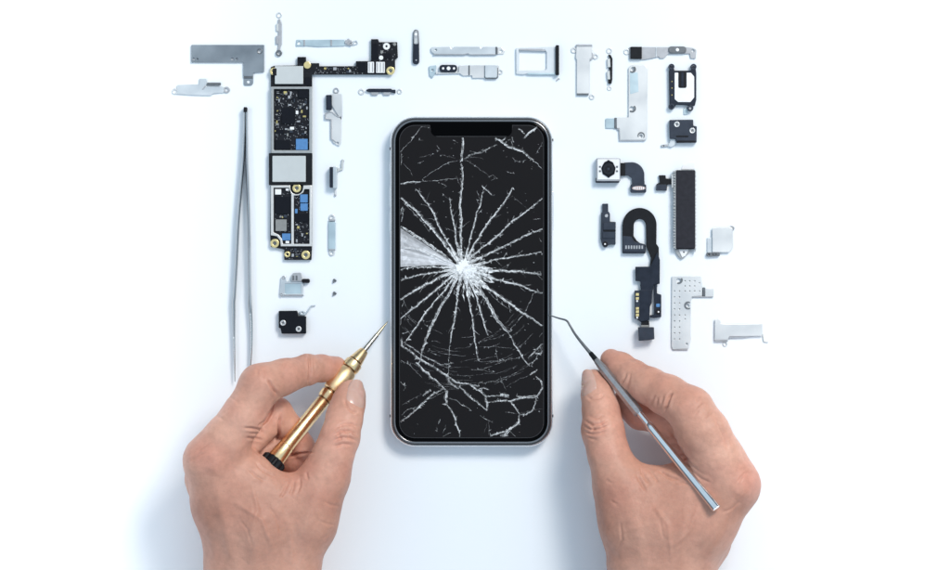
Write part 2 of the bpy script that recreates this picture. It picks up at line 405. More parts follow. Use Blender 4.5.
box('grey_chip', 275.8, 219.6, 287, 231.2, 4.3, 6.4, 'chip_grey', lb, r=.6)
box('white_chip', 275.4, 189.4, 281.6, 194.8, 4.3, 6.2, 'white', lb, r=.4)
box('white_chip', 286, 188.6, 289.4, 191, 4.3, 5.8, 'white', lb, r=.4)
box('white_chip', 285.8, 241, 289.6, 243.4, 4.3, 5.6, 'white', lb, r=.4)
box('white_chip', 290.2, 127.2, 294.4, 130, 4.3, 6, 'white', lb, r=.6)
box('white_chip', 296, 111, 298.6, 114.6, 4.3, 5.8, 'white', lb, r=.4)
zones = [(275.5, 90.5, 297, 107, 30), (297.5, 99.5, 309, 138, 22), (275, 108.5, 281, 139, 8), (283, 125, 297, 138.5, 10),
         (295, 223, 309, 243, 12), (275.5, 214.8, 291, 219, 4), (322, 67.6, 355, 74, 8), (286, 247.5, 302, 259, 5)]
cm = [M['chip_grey'], M['pcb'], M['midgrey'], M['slate'], M['gold_dark'], M['chip'], M['slate'], M['midgrey']]
for x0, y0, x1, y1, n in zones:
    for k in range(n):
        x = random.uniform(x0 + 1, x1 - 1.5); y = random.uniform(y0 + 1, y1 - 1.5)
        w = random.choice((.6, .8, 1.1, 1.6)); h = random.choice((.6, .8, 1, 1.5))
        box('component', x - w, y - h, x + w, y + h, 4.3, 4.9 + random.random() * .8 + .011 * k, random.choice(cm), lb, r=.15, bev=.12)

sv, sf = [], []
for x0, y0, x1, y1, n in [(275, 90.5, 309, 150, 260), (275, 188.5, 291, 244, 70), (295, 196, 309, 244, 90), (314, 67.4, 366, 74.4, 60), (379, 43.5, 396, 62, 30), (285.5, 248, 303, 259, 25)]:
    for k in range(n):                                # solder specks too many to count
        x = random.uniform(x0, x1); y = random.uniform(y0, y1); w_, h_ = random.choice(((.18, .4), (.4, .18), (.25, .25), (.5, .16), (.16, .5)))
        b0 = len(sv)
        for dz in (4.35, 4.8):
            for dx, dy in ((-1, -1), (1, -1), (1, 1), (-1, 1)): sv.append(wloc(x + dx * w_, y + dy * h_, dz + k * .0004))
        sf += [(b0 + 4, b0 + 5, b0 + 6, b0 + 7)] + [(b0 + q, b0 + (q + 1) % 4, b0 + 4 + (q + 1) % 4, b0 + 4 + q) for q in range(4)]
tagset(from_world('solder_specks', sv, sf, 'midgrey', lb), kind='stuff')

# ------------------------------------------------------------------ top row
t = thing('flex_stick', 'black upright stick with a pale slotted top, above the phone', 'stick', 416, 47)
plate('body', fillet([(412.6, 64.6, 3.2), (419.4, 64.6, 3.2), (419.2, 46, 1), (418.4, 30.2, 2.8), (413.6, 30.2, 2.8), (413, 46, 1)], 1), .8, 3.6, 'navy', t, bev=.7)
plate('rim', fillet([(413.9, 44.6, 1.5), (418.2, 44.6, 1.5), (417.9, 31, 2.1), (414.1, 31, 2.1)], 1), 3.4, 4.1, 'midgrey', t,
      [fillet([(414.9, 43.4), (417.2, 43.4), (417.2, 38.6), (414.9, 38.6)], .6), circ(416, 34.6, 1.5)], .2)
disc('hole', 416, 34.6, 1.55, 3.5, 3.9, 'white', t); box('slot', 414.8, 38.5, 417.3, 43.5, 3.5, 3.85, 'shield', t)
disc('dimple', 416.2, 60.6, .8, 3.4, 3.9, 'midgrey', t)

t = thing('side_contact', 'small black bar contact with faint eyelets below the circuit board arm', 'contact', 379, 92)
plate('bar', fillet([(366.4, 90), (369, 89), (391, 89), (392.5, 90), (395.6, 90), (395.6, 93.6), (393.2, 93.2), (391, 92.4), (369.5, 92.4), (366.6, 91.6)], .4), .6, 3.4, 'navy', t)
for x in (370.2, 382.4): plate('cushion', fillet([(x, 92), (x + 9, 92), (x + 7.4, 95.4), (x + 1.6, 95.4)], 1), .5, 2.6, 'midgrey', t)
eyelet('eyelet', 361.4, 92, 3.2, 1.6, .4, 1, 'nickel', t); eyelet('eyelet', 399.6, 91.8, 2.6, 1.3, .4, 1, 'nickel', t)

t = thing('bracket_bar', 'long pale steel bar with notched edges above the phone', 'bar', 467, 51)
plate('bar', fillet([(431, 47.6, 1.5), (450, 47.2), (452, 49.6), (454, 47.2), (480, 47.2), (481.6, 49.2), (483.4, 47.2), (496, 47.4), (496, 54.6), (470, 54.8), (468, 53.6),
      (464.6, 54.6), (434, 54.4, 2), (431, 51.5, 2)], .5), 1, 2.8, 'steel', t, [circ(436, 50.2, .9, 12)], .35)
plate('edge_lip', fillet([(433, 55.2), (464.6, 55.2), (468.2, 54.2), (471, 55.4), (496, 55.2), (496, 54.5), (470, 54.7), (468, 53.5), (464.6, 54.5), (434, 54.3)], .2), .8, 3.2, 'midgrey', t, bev=.2)
box('clip', 495.4, 47.2, 497.4, 54.8, 1, 3.2, 'edge', t, r=.2)
plate('end_tab', fillet([(497.4, 48), (501, 47.4), (505, 51), (503.6, 54.6), (497.4, 54.6)], .9), .5, 1.3, 'nickel', t, [circ(501, 51.4, 1.3, 14)])

t = thing('sensor_bracket', 'pale stepped bracket carrying a black pill with three dots', 'bracket', 466, 72)
plate('tongue', fillet([(429, 66.5), (436.6, 65.4), (435.6, 73), (432.6, 78.4), (429.4, 75.6)], .8), .8, 2.2, 'blue_steel', t, [circ(432.6, 70.5, 1.2, 12)])
plate('bracket_plate', fillet([(435.4, 72.6), (458.5, 72.6), (459, 66), (472.4, 65.6), (498.8, 65.6), (498.8, 77.6), (486, 78.2), (472.4, 78.4), (472, 75.8), (463, 76), (460, 73.8), (436, 74.4)], .5),
      .8, 2.4, 'nickel', t)
p = plate('sensor_pill', fillet([(439.4, 65.2, 3.4), (457.2, 65.2, 3.4), (457.2, 72.4, 3.4), (439.4, 72.4, 3.4)], 3.4), 1.4, 4.2, 'navy', t, bev=.5)
for x, r in ((443.2, 1.2), (448.6, 1.9), (454, 1.2)): disc('dot', x, 68.8, r, 4, 4.5, 'white', p)
box('fold', 468.4, 65.6, 469.8, 75.4, 2.2, 3.2, 'edge', t, r=.2)
plate('raised_cover', fillet([(484.8, 65.6, .5), (497.2, 65.6, .5), (497.2, 78.2, 2), (484.8, 78.2, 2)], 1), 2.2, 4.4, 'steel', t, bev=.5)
plate('cover_lip', [(484.4, 66), (485.2, 66), (485.2, 77), (486.4, 78.4), (496, 78.4), (497, 77), (497.2, 68), (498.2, 68), (498, 77.6), (496.4, 79.2), (486, 79.2), (484.4, 77.6)], .8, 3.4, 'edge', t, bev=.2)
eyelet('eyelet', 500.4, 72, 2.6, 1.2, .5, 1.3, 'nickel', t)

t = thing('sim_tray', 'white card tray with a black end plate standing right of the notched bar', 'tray', 538, 62)
plate('tray', fillet([(516, 48.4), (555.5, 47.2), (555.5, 74.4), (530, 74.6), (526.6, 74), (524, 74.8), (516.2, 74.2)], .8), .8, 3.2, 'tray', t,
      [fillet([(519, 49.8), (544.6, 50, 2), (546.6, 52.6), (546.6, 69.6, 1.4), (543, 70.8), (519, 70.8)], .7)], .4)
plate('tray_rail', fillet([(519, 49.2), (542.6, 49.3), (545.8, 51.6), (519, 50.8)], .3), 1, 3.8, 'midgrey', t, bev=.2)
box('tray_rail', 527.6, 73.2, 555.5, 75, .8, 3.7, 'blue_steel', t, r=.3)
box('end_plate', 555.6, 45.8, 558.9, 75.5, .5, 7.5, 'black', t, r=.6, bev=.5)
plate('release_hook', fillet([(558.6, 78), (560, 79.2), (558, 80.2), (556.4, 81.6), (556, 80.8), (557.2, 79.4)], .3), .4, 1.6, 'midgrey', t)

t = thing('tall_bracket', 'tall white bracket with ears, right of the card tray', 'bracket', 584, 70)
plate('plate', fillet([(576.4, 45.6), (591.8, 45.6), (592.4, 58), (589.6, 60.6), (589.4, 94), (576.6, 94), (576.6, 60), (575.6, 58)], .8), 1.4, 3, 'nickel', t, bev=.4)
plate('top_lip', [(576, 44.8), (592.2, 44.8), (592.2, 46.8), (576, 46.8)], .6, 3.8, 'midgrey', t, bev=.4, r=.5)
eyelet('ear', 573.8, 50.4, 3, 1.4, .5, 1.2, 'nickel', t); eyelet('ear', 595.6, 56.6, 3, 1.4, .5, 1.2, 'nickel', t)
plate('side_clip', fillet([(591.4, 52.4), (593, 53.6), (593, 58.8), (590.4, 60.6), (589.4, 59.6), (591.6, 57.6)], .2), .6, 3.2, 'midgrey', t, bev=.2)
box('bottom_lip', 576.8, 93.6, 588.6, 95.4, .6, 3.2, 'edge', t, r=.3)
eyelet('ear', 592, 97, 2.8, 1.3, .5, 1.3, 'nickel', t)

t = thing('spring_contact', 'thin black spring contact with two pads, beside the tall white bracket', 'contact', 609, 70)
plate('strip', fillet([(608, 55), (610.6, 55.2), (612.4, 59), (612.2, 80), (611.4, 84), (608.8, 84), (608, 81), (610, 78), (610, 70.6), (608.6, 69), (610, 66), (610.2, 59.8)], .3), .6, 3, 'black', t)
box('pad', 607.2, 59, 610.2, 67.6, .8, 3.4, 'shield', t, ang=-3); box('pad', 607, 71.4, 609.9, 79.8, .8, 3.4, 'shield', t, ang=-3)
box('foot', 608.2, 79.8, 611.4, 84, .8, 3.4, 'black', t)
eyelet('eyelet', 609.2, 50.9, 3, 1.7, .4, 1, 'nickel', t); eyelet('eyelet', 609.4, 88.4, 2.4, 1.2, .4, 1, 'nickel', t)

t = thing('flash_flex', 'grey flex strip with a black square at its left and a dark pill', 'flex cable', 660, 52)
plate('strip', fillet([(629, 47.4), (686, 47.4), (692, 48, 2), (696.2, 49.5, 2), (695.6, 59, 1), (690.4, 58.6, 1), (689.6, 54), (668, 54.4), (664, 58.6), (660, 58.8), (658.4, 57), (652, 58.6), (644, 60), (629, 59.6)], .5),
      .8, 2, 'midgrey', t, [circ(692.8, 51, 1.4, 14)])
box('connector', 630.3, 47.2, 641.6, 59.3, 1, 5, 'black', t, r=.6, bev=.5)
plate('pill', fillet([(668.4, 46.8, 3), (686, 46.8, 3), (686, 53.6, 3), (668.4, 53.6, 3)], 3), 1.8, 4.2, 'edge', t, bev=.5)
disc('lamp_dot', 677.2, 50.2, 1.7, 4, 4.6, 'white', t)
box('fold', 655.4, 48, 656.6, 57.4, 1.8, 2.4, 'steel', t, r=.2)
eyelet('eyelet', 626.6, 52, 3, 1.7, .4, 1.1, 'nickel', t)

t = thing('battery_bracket', 'large pale steel bracket with a blue-tinted top and a stepped foot', 'bracket', 634, 103)
plate('plate', fillet([(628.4, 68, 1), (631, 65.6, 1), (645, 65.4, 3), (647.2, 69), (646.8, 139), (645.4, 140.2), (620, 140.2), (619.4, 128.6), (616.6, 128.4), (616.4, 118), (628.4, 117.6)], .6),
      1.2, 2.8, 'nickel', t, [circ(633, 69.4, 2.1), circ(631.6, 108.8, 2.2), circ(640.8, 136.2, 1.5)], .35)
plate('tinted_area', fillet([(629.4, 72.6), (637.6, 72.6), (638.4, 92), (630, 94.6)], 1), 2.75, 3.0, 'blue_steel', t, bev=.08)
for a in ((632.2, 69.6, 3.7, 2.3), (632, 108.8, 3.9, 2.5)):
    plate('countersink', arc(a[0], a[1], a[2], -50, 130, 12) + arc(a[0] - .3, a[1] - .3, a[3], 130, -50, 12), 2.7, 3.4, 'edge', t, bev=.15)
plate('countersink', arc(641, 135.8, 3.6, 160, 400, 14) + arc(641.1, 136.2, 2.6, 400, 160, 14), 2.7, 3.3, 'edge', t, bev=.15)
box('tab', 605.6, 118.6, 614.6, 128.4, .6, 1.8, 'blue_steel', t, r=1)
box('fold', 614.2, 118, 616.8, 128.6, .8, 2.6, 'edge', t, r=.3)
plate('edge_lip', [(617, 128.6), (619, 128.8), (620.6, 130), (620.6, 139.4), (645, 139.6), (645, 141), (619.2, 141), (618.8, 130.2), (617, 129.8)], .8, 2.6, 'midgrey', t, bev=.2)

t = thing('speaker_module', 'black framed module with a white face and four screw eyelets', 'speaker', 682, 88)
plate('frame', fillet([(670, 66), (673, 66.4), (674.4, 71), (690.6, 71), (692.4, 66), (695.2, 67), (696, 74), (696, 100, 1), (694.6, 106), (690, 107, 1), (688, 105.6), (676, 105.2), (674, 108.4), (670, 108.4), (669.2, 104), (668.6, 72)], .8),
      .8, 5.4, 'navy', t, bev=.6)
plate('face', fillet([(674.2, 73.2, .6), (690.4, 73.2, 2), (693.8, 77, 2), (693.8, 98, 2), (690, 102.6, 2), (677.6, 102.6, 2), (674.2, 99.6, 2)], 1), 5.3, 6.6, 'white', t, bev=.4)
plate('inlay', fillet([(678, 72, .3), (686.2, 72, .3), (686.2, 88.4, 1.8), (678, 88.4, 1.8)], 1), 6.5, 7.3, 'black', t, bev=.3)
box('inlay_ridge', 680.8, 73, 683.2, 87, 7.2, 7.6, 'navy', t, bev=.2)
for x, y, m2 in ((671.2, 67.2, 'midgrey'), (693.2, 67.2, 'midgrey'), (671.3, 107, 'edge'), (690, 108.6, 'edge')):
    e = disc('screw_eyelet', x, y, 3, 1, 6, 'slate', t, hole=1.5); disc('hole_liner', x, y, 1.6, .8, 4.6, 'white' if y < 80 else 'midgrey', e)
for y in (82, 88.5, 95.5): disc('rivet', 671.6, y, .6, 5.3, 5.8, 'gold_dark', t)
box('flex_tail', 683.4, 108.4, 687.6, 115, .4, .9, 'blue_steel', t, r=.6)

def screw_block(t, pts, holes, m2, z1=7):
    plate('housing', fillet(pts, .9), .6, z1, m2, t, bev=.7)
    for x, y in holes: screw(x, y, 2.9, z1 - .2, z1 + .8, 'nickel', t, deg=random.uniform(0, 60))
t = thing('connector_cover', 'slate blue block with two pale screws and a crinkled silver tail', 'cover', 683, 131)
screw_block(t, [(669, 120.4), (692.8, 120), (693, 126), (696.4, 126.8), (696.2, 143), (676.4, 143.2), (675.4, 139.4), (669.4, 139)], [(676.4, 124.8), (691.8, 131)], 'slate')
box('groove', 675.6, 136, 688, 137.6, 6.9, 7.3, 'black', t, bev=.1); box('groove', 676.6, 141, 695, 142.8, 6.9, 7.4, 'black', t, bev=.2)
plate('silver_tail', fillet([(670.4, 138.6), (675, 138.4), (676, 142), (674.4, 145.4), (671.4, 147.4), (667.6, 146.4), (669.6, 142.4)], .8), 1, 3.2, 'steel', t)
plate('silver_clip', rot(fillet([(661, 144.8), (667.4, 144.8), (667.4, 147), (661, 147)], .8), 664, 146, -6), .6, 2.4, 'midgrey', t, [circ(663.4, 145.9, .7, 10)])

# ------------------------------------------------------------------ rear camera module
t = thing('camera_module', 'square camera with a black lens and a curved dark flex cable', 'camera', 614, 172)
box('housing', 596, 158.6, 620, 181.6, .6, 9.6, 'midgrey', t, r=1, bev=.6)
box('housing_foot', 595.4, 178, 619, 183, .5, 8.4, 'navy', t, r=1)
box('face_plate', 597.2, 159.6, 619, 180, 9.5, 10.4, 'white', t, r=.8, bev=.3)
plate('lens_shield', fillet([(600.8, 168.4, 2), (604, 162.6, 2), (606.6, 161.4), (608, 160.2, .8), (609.6, 161.4), (612.4, 162.6, 2), (615.2, 168.4, 2), (614, 174.6, 2), (610.4, 176.6), (608.2, 178.4, .8), (606, 176.6), (602.4, 174.6, 2)], 1.2),
      10.3, 11.4, 'chip', t)
l = disc('lens', 608, 169.4, 5.6, 11.2, 12.2, 'lens', t, bev=.5); disc('lens_ring', 608, 169.4, 3.2, 12.1, 12.5, 'black', l, hole=2.1); disc('lens_glint', 608, 169.4, 1.1, 12.1, 12.4, 'slate', l)
for x in (599.6, 616.6):
    for y in (167.2, 171.6): box('contact', x - 1, y - .9, x + 1, y + .9, 10.3, 10.9, 'edge', t, r=.2)
box('flex_root', 619.6, 163.2, 625, 176, .8, 5, 'black', t, r=.4)
fl = [(624, 162.8), (632, 162.4)] + [(631.4 + 12.8 * math.cos(math.radians(a)), 175.2 + 12.8 * math.sin(math.radians(a))) for a in range(-85, 1, 8)] + \
     [(644.4, 186), (632, 186), (631.6, 178.6), (628, 175.8), (624, 175.8)]
plate('flex_cable', fl, 2.6, 3.6, 'slate', t, bev=.25)
box('plug', 630.2, 184.4, 646, 193, 1.4, 5.4, 'slate', t, r=2, bev=.6)
plate('plug_contacts', circ(638.4, 188.4, 6.8, 24, 2.1), 5.3, 6.1, 'pink', t, bev=.3)
for k in range(6): box('pin', 633.2 + k * 1.9, 187, 634.1 + k * 1.9, 189.8, 6, 6.4, 'white', t, r=.1, bev=.1)

# ------------------------------------------------------------------ long vibration motor
t = thing('vibration_motor', 'long charcoal bar with toothed metal edges and a small plug, tallest part on the right', 'motor', 684, 213)
box('core', 674.6, 170.4, 695, 249.4, .6, 8, 'black', t, r=1.4, bev=.8)
box('foam_pad', 675.4, 171, 694.6, 248.4, 7.9, 9.2, 'charcoal', t, r=1.2, bev=.6)
teeth = []
y = 171.2; right = []
left = [(676, 170.8)]
while y < 248:
    h = random.uniform(1.6, 3.6); w = random.uniform(.7, 1.7)
    left += [(673.6 - w * .5, y), (673.4 - w * .5, y + h * .6), (674.6, y + h * .65), (674.6, y + h)]
    y += h
left += [(676, 248.6)]
plate('toothed_edge', left, 2, 8.3, 'rail_grey', t, bev=.15)
y = 172.0; rt = [(694, 171)]
while y < 248:
    h = random.uniform(2.5, 5)
    rt += [(695.4, y), (695.5, y + h * .6), (694.9, y + h * .65), (694.9, y + h)]
    y += h
rt += [(694, 248)]
plate('toothed_edge', rt, 2, 8, 'rail_grey', t, bev=.12)
plate('foot_tab', fillet([(675.4, 249), (693, 249), (688.6, 253), (684.4, 257.4), (681.4, 259.4), (678.6, 257), (674.8, 251.4)], .8), .8, 3.2, 'rail_grey', t, bev=.4)
plate('foot_face', fillet([(678, 248.8), (689, 248.8), (685, 256), (681.8, 257.6)], .6), 3.1, 4.2, 'white', t); disc('foot_hole', 683.6, 252.2, .9, 4.1, 4.5, 'edge', t)
plate('cable_arm', [(658.6, 175.4), (665.4, 175.4), (665.8, 178.6), (671, 179), (671.4, 184.2), (667, 184.8), (666.6, 190.8), (655.8, 190.6), (656.4, 184.2), (659.6, 182.6)], .8, 3.4, 'black', t, bev=.4, r=.4)
box('plug', 656, 184.6, 666.4, 190.4, 3.2, 4.8, 'slate', t, r=.8)
box('metal_contact', 671.2, 174.4, 673.8, 188, 2, 6, 'rail', t, r=.6)
plate('pale_film', fillet([(681, 169.6), (683, 164.6, 2), (689, 162.4, 3), (694.6, 162.8, 2), (695, 169.6)], 1), .3, .8, 'white', t)

# ------------------------------------------------------------------ small connector
t = thing('proximity_sensor', 'small slate stepped module left of the hooked flex cable', 'sensor', 608, 225)
box('neck', 602.2, 203.8, 608, 214, .8, 4, 'slate', t, r=.5)
plate('body', fillet([(601, 213), (603, 211.6), (608.4, 211.6), (609.8, 214), (609.8, 221.8), (615.6, 222), (615.4, 244.8), (608.6, 244.8), (606.4, 247.4), (603.6, 247.4), (601.6, 244), (600.4, 239)], .7), .6, 5.4, 'slate', t, bev=.6)
box('cap', 603, 222.8, 615.2, 230, 5.3, 6.6, 'slate', t, r=.6); box('cap', 602.6, 232, 615, 238.4, 5.3, 6.4, 'slate', t, r=.6)
disc('solder_dot', 606.2, 216, 1.7, 5.3, 6, 'midgrey', t); box('groove', 603, 230, 615.4, 231.6, 5.3, 5.8, 'black', t, bev=.1)
disc('eyelet', 605, 244, 2.4, 5.3, 6.2, 'black', t); disc('pin', 604.8, 244.2, .9, 6.1, 6.6, 'white', t)

# ------------------------------------------------------------------ hooked flex with front camera
t = thing('front_sensor_flex', 'black hook-shaped flex cable with gold contacts and a square end block', 'flex cable', 642, 275)
hook = [(622.2, 253), (622.2, 224)] + [(639.4 + 17 * math.cos(math.radians(a)), 225 + 17 * math.sin(math.radians(a))) for a in range(180, 361, 9)] + \
       [(656.2, 244), (658.6, 247.4), (659, 270), (658, 284), (641, 291), (640, 285)] + [(649.6, 266.6), (650.6, 258), (646, 246)] + \
       [(645.6, 226)] + [(639.6 + 6 * math.cos(math.radians(a)), 225.6 + 6.4 * math.sin(math.radians(a))) for a in range(-20, -181, -16)] + \
       [(633.4, 236), (636.6, 240.6), (640.4, 243.6), (645.6, 245.4), (645.4, 253)]
plate('flex_cable', hook, 2.8, 3.9, 'black', t, bev=.25)
plate('end_board', fillet([(622.6, 236), (631, 236.6), (634, 241.6), (644.8, 244.4), (645, 253), (622.6, 253.2)], .8), 3.8, 4.7, 'slate', t, bev=.3)
box('end_board_lip', 622.6, 251.4, 645, 253.6, 1.4, 5.2, 'navy', t, r=.4)
for k in range(7): box('contact', 625 + k * 2.7, 245.6, 626.6 + k * 2.7, 249, 4.6, 5, 'midgrey', t, r=.1, bev=.1)
plate('joint_block', fillet([(635, 266.8), (650, 266.6), (657, 252), (659.6, 260), (659.4, 284), (653.6, 284.4), (652, 291), (641, 291), (640, 281.4), (635.2, 281)], .6), 3.6, 6.2, 'navy', t, bev=.4)
plate('sensor_body', fillet([(640.4, 290), (652, 290), (651.6, 303), (649.8, 306), (649.2, 320), (640.6, 322), (637, 319.4), (634.4, 318.6), (634.4, 291)], .6), 1, 6.4, 'navy', t, bev=.5)
box('contact_strip', 634.2, 290.4, 639.2, 317, 6.3, 6.8, 'slate', t, r=.6)
for y in (294.6, 298.6, 308.6, 311.8, 315.2): box('gold_contact', 635.4, y - 1.4, 638.6, y + 1.2, 6.7, 7.3, 'gold', t, r=.4)
for y in (301, 317.6): disc('solder_dot', 636.8, y, 1, 6.7, 7.2, 'white', t)
plate('side_arm', fillet([(654, 283), (656.6, 284), (656.8, 293.4), (661, 294.6), (661, 317), (654.4, 318), (650, 317.6), (650, 315), (654, 314.6)], .6), 1, 5.4, 'navy', t, bev=.4)
box('blue_spot', 655.8, 303.6, 659.6, 307, 5.3, 5.8, 'blue', t, r=.8); disc('eyelet', 657.8, 311.6, 2.8, 5.3, 6, 'black', t); disc('pin', 658.2, 311.8, .9, 5.9, 6.4, 'white', t)
box('neck', 641, 320.6, 649, 327, 1, 5, 'black', t, r=.3); box('neck_band', 640.6, 325, 648.6, 327.2, 4.8, 5.6, 'chip_grey', t, r=.3)
plate('end_block', fillet([(637.6, 327.2), (653.4, 327), (653.8, 339), (648, 340), (638.4, 340.6)], .6), 3.5, 12.5, 'slate', t, bev=.6)

# ------------------------------------------------------------------ right hand brackets
pf = [(x, y) for x in (674.4, 679.4) for y in range(291, 345, 6)] + [(x, y) for x in (685, 689.6, 694.6) for y in (281, 286, 291)] + [(685, y) for y in (315, 319)] + [(690, y) for y in (314.6, 319)] + [(699.4, 283), (699.4, 291), (704.5, 291)]
t = thing('perforated_bracket', 'pale bracket peppered with pinholes and shaped like a flag', 'bracket', 686, 312)
plate('plate', fillet([(671.8, 276.4), (680, 276.2), (700.6, 276.2), (702, 286.6), (702, 295.8), (692, 296.4), (690.6, 302), (690.4, 340, 1), (688.2, 348.6), (672.6, 349.4), (671.4, 346)], .7),
      1, 2.4, 'nickel', t, [circ(a, b, .55, 8) for a, b in pf] + [circ(678.4, 280.6, 2.3, 16), circ(687.2, 305.6, 1.9, 16), circ(686.6, 343.8, 1, 12)], .25)
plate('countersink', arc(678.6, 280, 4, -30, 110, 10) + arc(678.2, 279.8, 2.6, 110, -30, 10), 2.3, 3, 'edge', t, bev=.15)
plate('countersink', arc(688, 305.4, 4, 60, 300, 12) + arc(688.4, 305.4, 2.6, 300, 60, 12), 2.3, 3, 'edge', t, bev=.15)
box('tab', 705, 288.6, 713.4, 296.4, .6, 2, 'nickel', t, r=.8); box('fold', 702.6, 287.4, 705, 296, .8, 3, 'edge', t, r=.3)
box('edge_lip', 692, 296, 713, 297.4, .6, 2, 'midgrey', t, r=.2); box('edge_lip', 673, 348.8, 687.6, 350, .6, 2, 'midgrey', t, r=.2)

t = thing('square_bracket', 'small white square plate with a dark crinkled clip under its left corner', 'bracket', 721, 241)
plate('plate', fillet([(712, 228.2), (729.4, 227.2), (732.4, 228), (732.6, 248, 3), (729, 252.4), (712, 252.4)], .6), 2, 4, 'nickel', t, bev=.4)
box('side_flange', 707, 238, 712.4, 252.8, .5, 1.8, 'steel', t, r=.5)
plate('clip', fillet([(706, 252.6, 2), (719.6, 252.8, .6), (719.4, 256, .6), (706.4, 256.8, 2)], 1), .6, 4, 'edge', t, [circ(708.6, 254.6, .9, 12), circ(712.4, 254.6, .6, 10), circ(715.6, 254.6, .6, 10)], .3)
eyelet('eyelet', 731.8, 228.4, 2.6, 1.4, .5, 1.8, 'midgrey', t)

t = thing('tab_bracket', 'flat white T-shaped bracket, lowest part on the right', 'bracket', 740, 332)
plate('plate', fillet([(714.6, 319.4), (719.4, 319, 1.5), (720.6, 323.4), (727, 324.2), (762, 323.6), (762, 336), (729, 336.4), (727.6, 339.8), (714.4, 340)], .6), 1.6, 3.6, 'nickel', t, bev=.4)
box('edge_lip', 714.4, 339.6, 727.6, 341.4, .5, 3.2, 'midgrey', t, r=.3); plate('edge_lip', [(728.6, 336.2), (758, 335.8), (744, 337.6), (728.6, 338)], .5, 2.8, 'midgrey', t, bev=.2)
eyelet('eyelet', 725, 344, 2.4, 1.2, .4, 1.2, 'nickel', t); plate('end_wire', fillet([(762, 334), (763, 334), (764.2, 341), (768, 342), (768, 342.8), (763.2, 342)], .2), .5, 1.6, 'shield', t)

# ------------------------------------------------------------------ parts between board and phone
t = thing('folded_bracket', 'pale folded bracket with a dark slot, top left of the phone', 'bracket', 334, 116)
plate('plate', fillet([(326, 95.4), (332.6, 95), (333.4, 94), (341.4, 94.6), (342, 117, 1), (338.6, 117.4), (335, 115.2), (332.4, 112.4), (329, 112.6), (325.6, 114), (325.4, 118.8), (330.4, 119.6), (330.6, 138), (333.4, 143),
      (339.6, 146.4), (341, 143), (341.6, 120)], .6), 1, 2.2, 'nickel', t, [circ(337.6, 143.2, 1.2, 12)], .3)
box('slot', 326.2, 95.4, 332, 110.4, 2, 5.4, 'navy', t, r=.8, bev=.5)
plate('edge_lip', [(330.8, 119.4), (332.2, 119.4), (332.2, 138.4), (336.6, 142), (335.8, 143), (330.8, 139)], .8, 2.8, 'midgrey', t, bev=.2)
plate('edge_lip', [(325, 113.6), (328.6, 112.2), (332.6, 112), (336, 115), (339.4, 116.8), (341.6, 116.2), (341.6, 117.2), (338.8, 117.8), (335, 115.8), (332, 112.9), (329, 113), (326, 114.6), (326, 118.4), (331.6, 119), (331.6, 120), (325, 119.6)],
      1.2, 3, 'midgrey', t, bev=.15)
eyelet('eyelet', 336.2, 90.8, 2.9, 1.7, .5, 1.5, 'midgrey', t)

t = thing('button_clip', 'small upright metal button clip casting a blue shadow beside the circuit board', 'clip', 334, 178)
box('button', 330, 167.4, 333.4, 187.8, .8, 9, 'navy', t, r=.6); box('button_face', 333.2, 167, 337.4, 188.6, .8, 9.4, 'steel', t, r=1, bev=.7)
plate('spring_arm', fillet([(337.4, 168.6), (341.4, 168.4), (341, 164), (342, 160), (343.8, 160), (343.4, 166), (343, 170), (340, 171), (337.4, 172.4)], .5), .8, 2.4, 'shield', t)
eyelet('spring_tip', 342.8, 161, 1.5, .7, .6, 2, 'midgrey', t); disc('foot_pin', 335.4, 195.4, 1.1, .5, 2, 'midgrey', t); box('foot', 334.4, 188.4, 336.4, 195, .6, 1.4, 'nickel', t, r=.3)

t = thing('slim_bar', 'slim pale upright bar with rounded ends, below the button clip', 'bar', 332, 236)
box('bar', 328.6, 222, 335.6, 249.4, .8, 2.8, 'blue_steel', t, r=.8, bev=.5)
for y in (220.4, 249.8): box('crimp', 329, y - .8, 335.4, y + .8, .8, 3, 'midgrey', t, r=.3)
for y in (217.4, 252.8): eyelet('eyelet', 332, y, 3, 1.4, .5, 1.7, 'nickel', t)

def tiny_screw(x, y, lab):
    t = thing('tiny_screw', lab, 'screw', x, y, 'tiny loose screws')
    A = wloc(x - .8, y + 1.6, 1.2); B = wloc(x + 1.2, y - 1, 1.2)
    lathe('shank', A, B, [(0, .5), (.1, .9), (.2, .6), (.3, .9), (.4, .6), (.5, .9), (.6, .6), (.75, .9), (1, .9)], 'midgrey', t, n=10)
    lathe('head', A + (B - A) * .7, A + (B - A) * 1.35, [(0, 1.2), (.2, 1.9), (.8, 1.8), (1, 1.2)], 'edge', t, n=14)
tiny_screw(333.6, 281.4, 'upper of the two tiny loose screws left of the phone')
tiny_screw(333.6, 294.2, 'lower of the two tiny loose screws left of the phone')

t = thing('sensor_connector', 'clear blue framed connector with a black plug, above the black screw block', 'connector', 294, 285)
plate('frame', fillet([(281, 277.6), (285.6, 276), (287, 281), (303.2, 281.6), (303.4, 293.8), (304.6, 295), (303, 295.8), (284, 295.8), (281, 297), (279.8, 294), (280.6, 284)], .7), .6, 2.6, 'steel', t, [fillet([(285, 283.6), (301, 283.4), (301, 293.6), (285, 294)], .6)], .3)
box('window', 284.8, 283.2, 301.2, 294.2, .8, 1.9, 'blue_steel', t, r=.5)
box('edge_lip', 284, 294.4, 303.6, 295.8, 1, 3.2, 'midgrey', t, r=.3)
plate('turret', fillet([(291.4, 281.6), (291.4, 276), (293.4, 273, 1.5), (301.4, 272.6, 1.5), (302.2, 281.4)], .6), .8, 4.6, 'midgrey', t, bev=.5)
for x in (293.6, 296.8): box('turret_hole', x - .9, 275.6, x + .9, 280.4, 4.5, 5, 'edge', t, r=.5, bev=.1)
